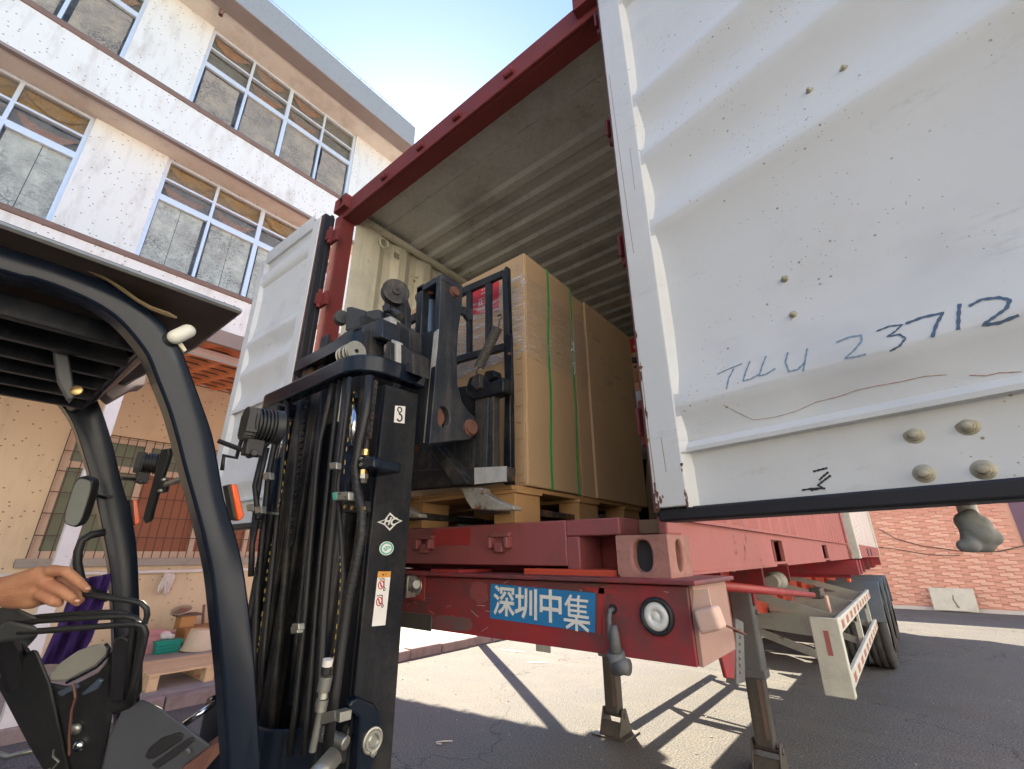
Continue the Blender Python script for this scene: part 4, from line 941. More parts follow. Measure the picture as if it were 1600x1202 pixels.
# main beams: gooseneck then deep webs
for x in (.78, 1.66):
    b = B(); prof = [(.25, 1.40), (.25, 1.23), (.9, 1.23), (2.3, .95), (2.9, .86), (12.1, .86), (12.1, 1.38), (2.2, 1.40)]
    b.slab([(x-.006, y, z) for y, z in prof], (.012, 0, 0))
    bot = [(.25, 1.23), (.9, 1.23), (2.3, .95), (2.9, .86), (12.1, .86)]
    for (ya, za), (yb, zb_) in zip(bot, bot[1:]): b.slab([(x-.07, ya, za), (x-.07, yb, zb_), (x-.07, yb, zb_-.014), (x-.07, ya, za-.014)], (.14, 0, 0))
    b.box(x-.07, x+.07, .25, 12.1, 1.40, 1.412)
    for y in (2.5, 3.9, 5.2, 6.6, 8.0, 9.4): b.box(x+.006, x+.062, y, y+.01, .874, 1.395)
    obj('main_beam', b, ORG, tr)
for y in (1.1, 2.2, 3.4, 4.6, 5.9, 7.2, 8.5, 9.8, 11.2, 12.0):
    z0 = 1.26 if y < 2 else 1.20
    obj('cross_member', B().box(.06 if y > 5.5 else .5, 2.38 if y > 5.5 else 1.94, y-.03, y+.03, z0, 1.395), RED, tr)
for y in (5.85, 6.3, 12.1): obj('container_bolster', B().box(-.02, 2.48, y-.08, y+.08, 1.24, 1.405), RED, tr, bevel=.005)
# yellow and white reflective tags on the web
rr = random.Random(2)
for (px, py, ww_, hh_) in ((1090, 900, 5, 8), (1116, 896, 9, 11), (1147, 892, 4, 4), (1164, 887, 6, 5), (1184, 885, 10, 6), (1197, 884, 5, 5), (1211, 886, 9, 7), (1227, 883, 4, 5)):
    a = X(px-ww_/2, py, 1.735); c = X(px+ww_/2, py, 1.735); h2 = abs(X(px, py-hh_/2, 1.735).z-X(px, py+hh_/2, 1.735).z)
    obj('reflective_tag', B().box(1.7345, 1.737, min(a.y, c.y), max(a.y, c.y), a.z-h2/2, a.z+h2/2), M['hose_print'] if rr.random() < .6 else M['chalk'], tr)
# red sloping side plate behind the bolster and hinge plate
b = B(); b.slab([X(1119, 905, 2.1), X(1135, 905, 2.1), X(1150, 1005, 2.1), X(1148, 1062, 2.1), X(1136, 1060, 2.1), X(1122, 1005, 2.1)], (-.02, 0, 0)); obj('hinge_plate', b, RED, tr, bevel=.006)
b = B(); b.slab([X(1150, 966, 2.08), X(1162, 972, 2.08), X(1165, 1066, 2.08), X(1152, 1070, 2.08)], (-.06, 0, 0)); obj('leg_mount', b, M['leg_grey'], tr, bevel=.006)
for k in range(7):
    p = X(1156, 985+k*11, 2.082); obj('rivet', B().blob(p, .008, n=8, m=5), M['leg_grey'], tr, smooth=True)
# landing legs
def leg(x, label):
    y = 2.95
    b = B().box(x-.085, x+.085, y-.07, y+.07, .62, 1.24); L = obj('landing_leg', b, M['leg_grey'], tr, bevel=.022, seg=3); L['label'] = label
    obj('inner_leg', B().box(x-.066, x+.066, y-.055, y+.055, .16, .64), M['leg_steel'], L, bevel=.016, seg=2)
    obj('leg_collar', B().box(x-.092, x+.092, y-.077, y+.077, .60, .66), M['leg_grey'], L, bevel=.01)
    f = B()
    for s_ in (-1, 1): f.slab([(x+s_*.085, y-.12, .012), (x+s_*.085, y+.12, .012), (x+s_*.085, y+.035, .20), (x+s_*.085, y-.035, .20)], (s_*.014, 0, 0))
    f.box(x-.16, x+.16, y-.15, y+.15, .0, .014); f.slab([(x-.085, y-.12, .014), (x+.085, y-.12, .014), (x+.085, y-.06, .11), (x-.085, y-.06, .11)], (0, .012, 0)); f.cyl((x-.11, y, .15), (x+.11, y, .15), .02, 12)
    obj('foot', f, M['leg_steel'], L, bevel=.004)
    obj('oil_streak', B().box(x+.02, x+.045, y-.0565, y-.0555, .22, .60), M['brown_strip'], L)
    obj('crank_shaft', B().cyl((x-.4 if x > 1 else x, y, 1.05), (x+.1 if x > 1 else x+.7, y, 1.05), .018, 10), M['leg_grey'], L)
leg(.62, 'landing leg on the far side, lit from behind'); leg(1.85, 'landing leg nearest the right container door')
b = B(); b.box(.55, 1.95, 2.9, 3.0, 1.10, 1.2); obj('leg_brace', b, RED, tr)
# red strut with a cable box at its end
a, c = X(1100, 913, 2.3), X(1270, 930, 2.3)
obj('strut', B().tube([a, c], .022, 12), M['fresh_red'], tr, smooth=True)
b = B(); c2_ = X(1280, 926, 2.3); b.box(2.24, 2.33, c2_.y-.11, c2_.y+.09, c2_.z-.045, c2_.z+.04); obj('hose_reel', b, M['leg_steel'], tr, bevel=.012)
p = X(1289, 936, 2.34); obj('marker_flap', B().slab([p+Vector((0, -.05, .03)), p+Vector((0, .06, .02)), p+Vector((0, .09, -.10)), p+Vector((0, -.01, -.11))], (.02, 0, 0)), M['lamp_box'], tr, bevel=.005)
# air tank / spring brake canister with ribs
q = X(1213, 908, 1.95); b = B().lathe(q+Vector((0, -.2, 0)), (0, 1, 0), [(0, 0), (0, .055), (.08, .06), (.10, .08), (.13, .08), (.14, .072), (.17, .082), (.2, .072), (.23, .082), (.26, .072), (.29, .08), (.33, .06), (.33, 0)], 20); obj('brake_chamber', b, GRY, tr)
b = B(); q = X(1225, 955, 1.75); b.cyl(q+Vector((0, -.35, 0)), q+Vector((0, .35, 0)), .09, 18); obj('air_tank', b, M['tank_blue'], tr, bevel=.01)
# side guards, right and left
def guard(sx):
    xo = 2.50 if sx > 0 else -.06
    g0, g1, zt_, zl = 2.72, 6.15, 1.07, .60; G = M['guard_white']
    sgn = 1 if sx > 0 else -1; inn = xo-sgn*.05
    b = B(); lo, hi = sorted((xo, xo-sgn*.17)); b.box(lo, hi, g0-.02, g0, zl, zt_); b.box(*sorted((xo, xo-sgn*.012)), g0, g0+.07, zl, zt_)
    g = obj('side_guard', b, G, tr, bevel=.008)
    obj('guard_reflector', B().box(*sorted((xo-sgn*.07, xo-sgn*.10)), g0-.0215, g0-.02, zl+.24, zt_-.08), M['reflector_red'], g)
    for z in (zt_-.10, zl+.045):
        b = B(); b.box(*sorted((xo, xo-sgn*.03)), g0+.07, g1, z, z+.095); obj('guard_rail', b, G, g, bevel=.006)
        y = g0+.15; k = 0
        while y < g1-.1:
            obj('reflector', B().box(*sorted((xo, xo+sgn*.0016)), y, y+.14, z+.02, z+.07), M['reflector_red' if k % 2 == 0 else 'reflector_white'], g); y += .17; k += 1
    obj('guard_upright', B().box(*sorted((xo-sgn*.03, xo-sgn*.07)), 4.5, 4.58, zl+.05, zt_-.02), G, g); obj('guard_upright', B().box(*sorted((xo-sgn*.03, xo-sgn*.07)), 5.9, 5.98, zl+.05, zt_-.02), G, g)
    xb = 1.7 if sx > 0 else .74
    for y, pz in ((3.2, 0), (4.5, 0), (5.9, 0)):
        # triangular pressed arm with a long slot, plus a diagonal stay
        b = B(); A_ = [(inn, y, zt_-.04), (xb, y, 1.22), (xb, y, 1.15)]; 
        b.slab([(inn, y, zt_-.03), (xb, y, 1.24), (xb, y, 1.17), ((inn+xb)/2+sgn*.12, y, 1.045), (inn, y, zt_-.10)], (0, .01, 0))
        b.slab([(inn, y, zt_-.10), ((inn+xb)/2+sgn*.12, y, 1.045), (xb, y, 1.0), (xb, y, .92), (inn, y, zt_-.2)], (0, .01, 0))
        obj('guard_arm', b, GRY, g)
        obj('guard_stay', B().slab([(inn, y+.03, zl+.12), (xb, y+.03, .96), (xb, y+.03, .90), (inn, y+.03, zl+.06)], (0, .012, 0)), GRY, g)
guard(1); guard(-1)
# wheels
def wheel(x, y, sgn):
    r, wd = .5, .28
    b = B(); o = (x, y, r)
    prof = [(0, .30), (0, .40), (.02, .475), (.05, .5), (.09, .5), (.095, .488), (.105, .488), (.11, .5), (.17, .5), (.175, .488), (.185, .488), (.19, .5), (.23, .5), (.26, .475), (.28, .40), (.28, .30)]
    ax = (1, 0, 0)
    t = obj('wheel', B().lathe((x-wd/2, y, r), ax, prof, 40), M['tyre_dusty'], tr, smooth=True)
    obj('rim', B().lathe((x-wd/2+.02, y, r), ax, [(.0, .0), (.0, .3), (.02, .3), (.05, .26), (.09, .2), (.15, .2), (.19, .26), (.22, .3), (.24, .3), (.24, 0)], 28), M['chassis_grey'], t, smooth=True)
    b = B()
    for k in range(10):
        a = 2*math.pi*k/10; b.cyl((x+sgn*.06, y+.17*math.cos(a), r+.17*math.sin(a)), (x+sgn*.10, y+.17*math.cos(a), r+.17*math.sin(a)), .014, 6)
    b.lathe((x, y, r), (sgn, 0, 0), [(.0, .12), (.06, .10), (.09, .07), (.09, 0)], 16); obj('wheel_nut', b, M['chassis_grey'], t)
for y in (7.55, 8.86, 10.17):
    for x, s_ in ((2.40, 1), (2.08, 1), (.04, -1), (.36, -1)): wheel(x, y, s_)
    obj('axle', B().cyl((.1, y, .5), (2.34, y, .5), .065, 14), GRY, tr)
    for x0, x1 in ((1.92, 2.56), (-.12, .52)):
        b = B(); n = 12; R_ = .58
        pts = [(y+R_*math.cos(math.pi*(.06+.88*k/n)), .52+R_*math.sin(math.pi*(.06+.88*k/n))) for k in range(n+1)]
        pts = [(p[0], min(p[1], 1.13)) for p in pts]
        inn_ = [(y+(p[0]-y)*.97, p[1]-.012) for p in pts]; m_ = n+1
        b.add([(x0, *p) for p in pts]+[(x1, *p) for p in pts]+[(x0, *p) for p in inn_]+[(x1, *p) for p in inn_],
              [(k, k+1, m_+k+1, m_+k) for k in range(n)]+[(2*m_+k, 2*m_+k+1, 3*m_+k+1, 3*m_+k) for k in range(n)]+[(m_+k, m_+k+1, 3*m_+k+1, 3*m_+k) for k in range(n)]+[(k, k+1, 2*m_+k+1, 2*m_+k) for k in range(n)])
        obj('mudguard', b, M['mudguard'], tr, bevel=.006)
b = B(); q = X(1327, 903, 2.42); b.box(2.39, 2.43, q.y-.02, q.y+.03, q.z-.045, q.z-.005); obj('marker_lamp', b, M['amber'], tr, bevel=.01)
# ================================================================== FORKLIFT
fl = thing('forklift', 'black forklift with raised mast carrying the pallet of cartons', 'forklift', (1.31, -1.3, 0))
BG, MB_, CS = M['black_gloss'], M['mast_black'], M['carriage_steel']
def part(name, b, m, par=fl, **k): return obj(name, b, m, par, **k)
# ---- overhead guard
XO = 1.755
outer = [(0, 378), (66, 398), (133, 423), (186, 448), (226, 476), (256, 506), (283, 543), (299, 583), (316, 629), (333, 679), (343, 730), (352, 780), (369, 835), (381, 885), (391, 955), (400, 1043), (407, 1166), (409, 1212)]
inner = [(0, 424), (50, 436), (100, 453), (146, 474), (180, 496), (206, 523), (230, 556), (246, 596), (263, 639), (276, 683), (288, 730), (302, 780), (316, 833), (330, 896), (339, 977), (348, 1061), (355, 1166), (357, 1212)]
o3 = [X(px, py, XO) for px, py in outer]; i3 = [X(px, py, XO) for px, py in inner]
o3 = [Vector((XO, -2.35, o3[0].z-.02)), Vector((XO, -1.7, o3[0].z))]+o3+[o3[-1]+Vector((0, .06, -.32))]
i3 = [Vector((XO, -2.35, i3[0].z-.02)), Vector((XO, -1.7, i3[0].z))]+i3+[i3[-1]+Vector((0, .06, -.32))]
def refine(P, k=3):
    R = []
    for i in range(len(P)-1):
        a, b_, c, d_ = P[max(0, i-1)], P[i], P[i+1], P[min(len(P)-1, i+2)]
        for j in range(k):
            t = j/k; R.append(.5*((2*b_)+(c-a)*t+(2*a-5*b_+4*c-d_)*t*t+(3*b_-a-3*c+d_)*t**3))
    return R+[P[-1]]
def pillar(o3, i3, dx):
    o3 = refine(o3); i3 = refine(i3); n = len(o3); b = B()
    # slightly crowned outer face
    mid = [(a+c)/2+Vector((.008*(1 if dx < 0 else -1), 0, 0)) for a, c in zip(o3, i3)]
    off = Vector((dx, 0, 0)); back_o = [p+off for p in o3]; back_i = [p+off for p in i3]
    b.add(o3+mid+i3+back_i+back_o, [(k*n+i, k*n+i+1, ((k+1) % 5)*n+i+1, ((k+1) % 5)*n+i) for k in range(5) for i in range(n-1)])
    b.f.append(tuple(k*n for k in range(5))); b.f.append(tuple(k*n+n-1 for k in range(5)))
    return b
part('guard_pillar', pillar(o3, i3, -.055), BG, bevel=.006, seg=2, smooth=False)
XL = .80
lo_ = [(0, 540), (60, 560), (110, 585), (140, 606), (154, 629), (166, 661), (178, 701), (189, 748), (201, 789), (210, 827), (215, 870), (218, 940), (219, 1010), (219, 1085), (219, 1160), (219, 1215)]
li_ = [(0, 589), (44, 598), (84, 621), (108, 650), (122, 682), (137, 730), (151, 783), (163, 841), (172, 890), (177, 960), (179, 1010), (181, 1050), (182, 1100), (183, 1150), (184, 1190), (184, 1215)]
o3l = [X(px, py, XL) for px, py in lo_]; i3l = [X(px, py, XL) for px, py in li_]
o3l = [Vector((XL, -2.35, o3l[0].z))]+o3l+[o3l[-1]+Vector((0, .06, -.3))]; i3l = [Vector((XL, -2.35, i3l[0].z))]+i3l+[i3l[-1]+Vector((0, .06, -.3))]
part('guard_pillar', pillar(o3l, i3l, -.05), BG, bevel=.005)
# bars of the guard and front cross tube
zr_ = 2.0
for x in (.92, 1.06, 1.20, 1.34, 1.48, 1.62): part('guard_bar', B().box(x-.012, x+.012, -2.3, -1.14, zr_-.05, zr_), MB_, bevel=.003)
part('guard_front_bar', B().tube([(.82, -1.15, 1.98), (1.0, -1.13, 2.0), (1.6, -1.13, 2.0), (1.72, -1.15, 1.98)], .026, 10), BG, smooth=True)
part('guard_rear_bar', B().box(.8, 1.75, -2.36, -2.30, 1.95, 2.01), BG, bevel=.005)
for x in (.82, 1.73): part('rear_pillar', B().box(x-.03, x+.03, -2.42, -2.34, .9, 2.0), BG, bevel=.008)
# rain roof
rp = [X(0, 352, 1.83), X(375, 490, 1.83)]; zrf = rp[1].z
b = B(); yf = rp[1].y; fc = Z(293, 541, zrf)
ol = [(1.83, -2.45, zrf), (1.83, yf, zrf), (fc.x, fc.y+.012, zrf-.002), (1.36, fc.y-.005, zrf-.004), (1.1, fc.y-.03, zrf-.004), (.75, fc.y-.05, zrf-.004), (.75, -2.45, zrf)]
b.slab(ol, (0, 0, .014))
rf = part('rain_roof', b, M['roof_brown'], bevel=.002)
part('roof_rim', B().tube([(1.832, -2.45, zrf+.004), (1.832, yf, zrf+.004), (fc.x, fc.y+.014, zrf+.002), (1.1, fc.y-.028, zrf), (.75, fc.y-.048, zrf)], .0065, 6), M['zinc'], rf)
fo = [(0, 366), (60, 386), (100, 402), (140, 425), (170, 440), (190, 452), (215, 468), (235, 480), (262, 490), (276, 498)]
rr = random.Random(4); b = B(); b.tube([X(px, py+rr.uniform(-2, 2), 1.775) for px, py in fo], [.002, .002, .0025, .003, .003, .0045, .004, .005, .006, .003], 6); part('foam_strip', b, M['foam_yellow'], rf)
# lamps, strut, junction box under the roof
p = X(287, 527, 1.77); c = X(268, 520, 1.74); b = B().capsule(X(274, 527, 1.77), X(293, 518, 1.77), .0165, .0165, 14); part('marker_light', b, M['plastic_white'], smooth=True)
part('marker_light_base', B().cyl(X(260, 534, 1.75), X(274, 527, 1.765), .0165, 14), M['plastic_black']); part('wiring_tag', B().slab([X(275, 535, 1.76), X(281, 530, 1.76), X(292, 547, 1.76), X(288, 550, 1.76)], (-.01, 0, 0)), M['cream_plastic'])
b = B(); b.slab([X(146, 607, 1.0), X(205, 553, 1.0), X(232, 575, 1.0), X(228, 602, 1.0), X(212, 604, 1.0), X(176, 625, 1.0), X(160, 610, 1.0)], (-.10, 0, 0)); part('junction_box', b, M['mauve'], bevel=.006)
b = B(); b.slab([X(146, 609, 1.01), X(158, 598, 1.01), X(162, 612, 1.01), X(150, 616, 1.01)], (-.04, 0, 0)); part('box_gland', b, M['pin_rust'])
b = B(); b.slab([X(79, 508, 1.45), X(91, 508, 1.45), X(108, 560, 1.45), X(118, 620, 1.45), X(108, 625, 1.45), X(92, 595, 1.45)], (-.03, 0, 0)); part('guard_strut', b, M['leg_grey'], bevel=.004)
b = B().slab([X(103, 565, 1.42), X(110, 562, 1.42), X(119, 618, 1.42), X(112, 626, 1.42)], (-.05, 0, 0)); part('guard_strut', b, MB_, bevel=.004)
part('strut_bolt', B().lathe(X(121, 611, 1.455), (1, -.6, 0), [(0, .012), (.006, .012), (.008, .006), (.008, 0)], 12), M['brass'])
b = B(); 
for (a, c, r_) in (((150, 520), (128, 575), .010), ((190, 530), (135, 590), .008), ((146, 545), (190, 600), .007)): b.tube([X(*a, 1.15), X((a[0]+c[0])/2+3, (a[1]+c[1])/2+4, 1.12), X(*c, 1.1)], r_, 6)
part('roof_wiring', b, M['hose'])
# amber turn lamps
def turnlamp(poly_a, poly_h, xp):
    b = B().slab([X(px, py, xp) for px, py in poly_h], (-.03, 0, 0)); h = part('turn_lamp', b, M['plastic_black'], bevel=.003)
    b = B().slab([X(px, py, xp+.004) for px, py in poly_a], (-.034, 0, 0)); obj('lamp_lens', b, M['amber'], h, bevel=.005)
turnlamp([(361, 756), (371, 757), (382.5, 806), (376, 814), (371, 813)], [(354, 758), (362, 756), (372, 813), (365, 812)], 1.70)
turnlamp([(207, 781), (214.5, 781), (220, 815), (213, 821), (210, 820)], [(201, 781), (208, 781), (212, 821), (207, 819)], .79)
# ---- work lamps
def worklamp(c, r, axis, label=None, ln=.06):
    c = Vector(c); ax = Vector(axis).normalized()
    prof = [(-.0, .0), (.0, r*.72), (.004, r*.8)]
    t = .004
    for k in range(6): prof += [(t, r*.82), (t+.001, r*.98), (t+.0045, r*.98), (t+.0055, r*.82)]; t += .0085
    prof += [(t, r), (t+.018, r*1.02), (t+.02, r*.96), (t+.018, r*.9), (t+.018, 0)]
    w_ = part('work_lamp', B().lathe(c, ax, prof, 28), M['plastic_black'], smooth=False)
    b = B()
    u = Vector((0, 0, 1)); s_ = ax.cross(u).normalized()
    for k in range(-4, 5):
        q = c+s_*(k*r*.19); hgt = r*math.sqrt(max(.02, 1-(k*.19)**2))*.95; b.slab([q-u*hgt-ax*.012, q+u*hgt-ax*.012, q+u*hgt+ax*.012, q-u*hgt+ax*.012], s_*.004)
    obj('cooling_fin', b, M['plastic_black'], w_)
    br = B().box(-.014, .014, -.02, .02, -r-.035, -r+.005, lambda v: c+Vector((v[0], v[1], v[2]))+ax*.02); br.cyl(c+ax*.02-u*(r+.03)-s_*.022, c+ax*.02-u*(r+.03)+s_*.022, .009, 8)
    obj('lamp_bracket', br, M['plastic_black'], w_, bevel=.002)
    return w_
lc1 = D(402, 665, 1.12); worklamp(lc1-Vector((0, .02, 0)), .043, (.1, 1, .05))
b = B(); b.tube([X(341, 689, 1.72), lc1+Vector((-.03, .0, -.062)), lc1+Vector((0, .02, -.064))], .006, 7); part('lamp_arm', b, M['hose'])
b = B(); b.tube([lc1+Vector((-.035, -.0, -.015)), lc1+Vector((-.055, -.01, -.03)), lc1+Vector((-.062, -.01, -.075)), X(350, 712, 1.73), X(347, 735, 1.73)], .005, 7); part('lamp_cable', b, M['hose'], smooth=True)
lc2 = D(228, 724, 1.75); worklamp(lc2-Vector((0, .02, 0)), .042, (.25, 1, .0))
b = B(); b.tube([X(192, 748, .82), lc2+Vector((-.03, 0, -.06)), lc2+Vector((.0, .0, -.065))], .006, 6); part('lamp_arm', b, M['hose'])
# ---- rear-view mirror seen from behind, stalk, and the oval mirror on the far pillar
b = B(); b.slab([D(251, 703, 1.3), D(263, 701, 1.3), D(264, 712, 1.3), D(243, 775, 1.3), D(236, 800, 1.3), D(233, 815, 1.3), D(227, 819, 1.3), D(223, 812, 1.3), D(224, 804, 1.3)], Fw*.018); mr = part('mirror', b, M['plastic_black'], bevel=.003)
b = B().slab([D(250, 745, 1.285), D(263, 752, 1.285), D(258, 770, 1.285), D(246, 772, 1.285)], Fw*.012); obj('mirror_clamp', b, M['plastic_black'], mr, bevel=.002)
for q in ((256, 750), (251, 767)): obj('clamp_bolt', B().lathe(D(*q, 1.283), -Fw, [(0, .0065), (.004, .0055), (.005, 0)], 10), M['zinc'], mr, smooth=True)
part('mirror_stalk', B().tube([D(259, 757, 1.295), X(292, 746, 1.70)], .0075, 10), M['zinc'], smooth=True)
def oval(cx, cy, w_, h_, ang, d, n=28):
    P = []
    for k in range(n):
        a = 2*math.pi*k/n; ca, sa = math.cos(a), math.sin(a); x = w_*math.copysign(abs(ca)**.55, ca); y = h_*math.copysign(abs(sa)**.55, sa)
        P.append(D(cx+x*math.cos(ang)-y*math.sin(ang), cy+x*math.sin(ang)+y*math.cos(ang), d))
    return P
b = B().slab(oval(121, 785, 15.5, 40, .30, 1.42), Fw*.03); mo = part('mirror', b, M['plastic_black'], bevel=.006)
b = B().slab(oval(121, 785, 13, 37, .30, 1.417), Fw*.004); obj('mirror_glass', b, M['mirror_glass'], mo)
b = B(); b.tube([D(136, 770, 1.44), X(165, 778, .82), X(176, 776, .82)], .005, 6); part('mirror_stalk', b, M['hose'])
# grab handle of the far pillar
b = B(); b.tube([X(164, 832, .83), X(142, 836, .83), X(128, 845, .83), X(122, 862, .83), X(121, 880, .83), X(125, 900, .83), X(133, 920, .83), X(170, 935, .83)], .0125, 10); part('grab_handle', b, M['plastic_black'], smooth=True)
# ---- mast
XM, YR, YFm = 1.70, -.604, -.345
# near outer channel: broad side plate
rear = [X(603, 601, XM), X(573, 879, XM), X(545, 1079, XM), X(531, 1202, XM)]
ra = sum(p.y for p in rear)/4
yr_ = rear[0].y
b = B().box(XM-.02, XM, yr_, YFm, .12, 2.04).box(XM-.09, XM-.02, yr_, yr_+.02, .12, 2.04).box(XM-.09, XM-.02, YFm-.02, YFm, .12, 2.04)
mo_ = part('outer_mast_rail', b, MB_, bevel=.004)
XMl = .925
b = B().box(XMl, XMl+.02, yr_, YFm, .12, 2.04).box(XMl+.02, XMl+.09, yr_, yr_+.02, .12, 2.04).box(XMl+.02, XMl+.09, YFm-.02, YFm, .12, 2.04); part('outer_mast_rail', b, MB_, bevel=.004)
def sweep(path, z0, z1, th):
    """flat bar bent in plan along path (x, y)"""
    b = B(); n = len(path); L = []
    for i, (x, y) in enumerate(path):
        a = Vector(path[max(0, i-1)]); c = Vector(path[min(n-1, i+1)]); t = (c-a).normalized(); nn = Vector((-t.y, t.x)); L.append((Vector((x, y)), nn))
    v = []
    for p, nn in L:
        q = p+nn*th; v += [(p.x, p.y, z0), (p.x, p.y, z1), (q.x, q.y, z1), (q.x, q.y, z0)]
    f = [(4*i+k, 4*i+(k+1) % 4, 4*i+4+(k+1) % 4, 4*i+4+k) for i in range(n-1) for k in range(4)]+[(0, 1, 2, 3), (4*n-4, 4*n-3, 4*n-2, 4*n-1)]
    return b.add(v, f)
zt_ = Y(520, 566, YR).z; zb_ = Y(520, 590, YR).z
arc = lambda cx, cy, r, a0, a1, n: [(cx+r*math.cos(a0+(a1-a0)*k/n), cy+r*math.sin(a0+(a1-a0)*k/n)) for k in range(n+1)]
path = [(XMl-.012, YFm+.02), (XMl-.012, -.50)]+arc(XMl+.07, YR+.082, .082, math.pi, 1.5*math.pi, 8)+[(1.2, YR), (1.45, YR)]+arc(1.60, YR+.112, .112, -math.pi/2, 0, 10)+[(XM+.012, YFm+.02)]
part('mast_tie_bar', sweep(path, zb_, zt_, .05), BG, bevel=.006)
# lower tie band
zl_ = Y(482, 1178, YR).z
path2 = [(XMl+.01, YFm), (XMl+.01, -.46)]+arc(XMl+.09, -.52, .08, math.pi, 1.5*math.pi, 6)+[(1.30, -.60)]+arc(1.42, -.52, .08, -math.pi/2, -.25, 6)+[(XM-.03, -.40)]
part('mast_tie_band', sweep(path2, zl_-.18, zl_, .014), BG, bevel=.004)
# inner rails with their wearing faces
for x, s_ in ((XM-.16, 1), (XMl+.16, -1)):
    a, c = sorted((x, x+s_*.018)); b = B().box(a, c, -.50, -.36, .2, 2.30); a2, c2_ = sorted((x, x-s_*.06)); b.box(a2, c2_, -.50, -.483, .2, 2.30).box(a2, c2_, -.377, -.36, .2, 2.30)
    part('inner_mast_rail', b, M['mast_worn'], bevel=.003)
for x, s_ in ((XM-.235, 1), (XMl+.235, -1)):
    a, c = sorted((x, x+s_*.016)); b = B().box(a, c, -.48, -.37, .6, 2.40); a2, c2_ = sorted((x, x-s_*.05)); b.box(a2, c2_, -.48, -.465, .6, 2.40)
    part('inner_mast_rail', b, M['mast_worn'], bevel=.003)
# upper tie bar of the inner mast
zt2 = Y(500, 545, -.52).z; zb2 = zt2-.052
path3 = [(XMl+.06, -.40), (XMl+.06, -.46)]+arc(XMl+.11, -.47, .05, math.pi, 1.5*math.pi, 5)+[(1.40, -.52)]+arc(1.47, -.46, .06, -math.pi/2, -.6, 6)+[(1.62, -.40)]
part('inner_tie_bar', sweep(path3, zb2, zt2, .05), BG, bevel=.006)
# lift pulleys between the tie bars
pc = Y(538, 558, -.57)
for k, (r_, w_, dx) in enumerate(((.036, .014, 0), (.038, .014, .022), (.036, .014, .044), (.038, .014, .066))):
    b = B().lathe(pc+Vector((dx, 0, 0)), (1, 0, 0), [(0, .008), (0, r_*.6), (.001, r_), (.003, r_), (.005, r_*.86), (.010, r_*.86), (.012, r_), (w_, r_), (w_, r_*.6), (w_, .008)], 26); part('hose_pulley', b, M['zinc'])
# top block: inclined plate, two dark rollers, rail heads
b = B(); b.slab([Y(504, 545, -.48), Y(540, 518, -.48), Y(597, 497, -.48), Y(597, 527, -.48), Y(548, 530, -.48), Y(507, 552, -.48)], (0, .10, 0)); part('cylinder_head_plate', b, CS, bevel=.005)
for poly, m_ in ((((539, 517), (541, 480), (548, 479), (567, 484), (569, 504), (560, 512)), 'rubber_grey'), (((572, 486), (590, 483), (594, 489), (594, 498), (573, 505)), 'rubber_grey')):
    b = B().slab([Y(*q, -.42) for q in poly], (0, .09, 0)); part('roller_guard', b, M[m_], bevel=.006, seg=3)
b = B().lathe(Y(531, 500, -.40), (1, -.25, 0), [(-.01, 0), (-.01, .022), (0, .032), (.02, .034), (.04, .034), (.04, 0)], 20); part('mast_roller', b, M['rubber_grey'], smooth=False, bevel=.002)
for poly, y_, m_, d_ in ((((598, 498), (610, 494), (611, 572), (600, 568)), -.43, 'scuffed', .05), (((610, 496), (640, 515), (640, 545), (612, 540)), -.40, 'mast_worn', .06), (((611, 530), (620, 533), (620, 574), (611, 571)), -.44, 'scuffed', .03), (((624, 536), (645, 552), (645, 584), (624, 576)), -.42, 'mast_worn', .08), (((597, 560), (606, 533), (610, 534), (610, 572), (598, 570)), -.46, 'mast_worn', .02)):
    b = B().slab([Y(*q, y_) for q in poly], (0, d_, 0)); part('rail_head', b, M[m_], bevel=.003)
for q in ((630, 567), (637, 568), (631, 571)): part('rail_bolt', B().lathe(Y(*q, -.421), (0, -1, 0), [(0, .004), (.002, .004), (.002, 0)], 8), M['rubber'])
# chain sheave on its bracket
sc_ = X(618, 460, 1.50)
b = B().lathe(sc_+Vector((-.015, 0, 0)), (1, -.35, 0), [(0, .01), (0, .052), (.004, .058), (.012, .05), (.03, .05), (.036, .06), (.042, .058), (.044, .045), (.042, .04), (.042, .02), (.048, .018), (.048, .008), (.044, .006), (.044, 0)], 32); part('chain_sheave', b, M['mast_worn'])
b = B().slab([Y(600, 470, -.34), Y(608, 452, -.34), Y(628, 460, -.34), Y(634, 480, -.34), Y(634, 520, -.34), Y(600, 500, -.34)], (0, .03, 0)); part('sheave_bracket', b, M['mast_worn'], bevel=.004)
b = B(); b.cyl(Y(604, 482, -.40), Y(626, 494, -.40), .014, 12); b.lathe(Y(606, 484, -.41), (.5, -.8, 0), [(0, .018), (.02, .018), (.02, 0)], 6); b.tube([Y(600, 492, -.41), Y(605, 480, -.42), Y(610, 486, -.42)], .006, 6); part('chain_anchor', b, M['mast_worn'])
part('mast_dark_backing', B().box(1.0, 1.62, -.415, -.40, .25, 2.0), M['mast_black'])  # added dark sheet, stands in for the dark depth between the rails
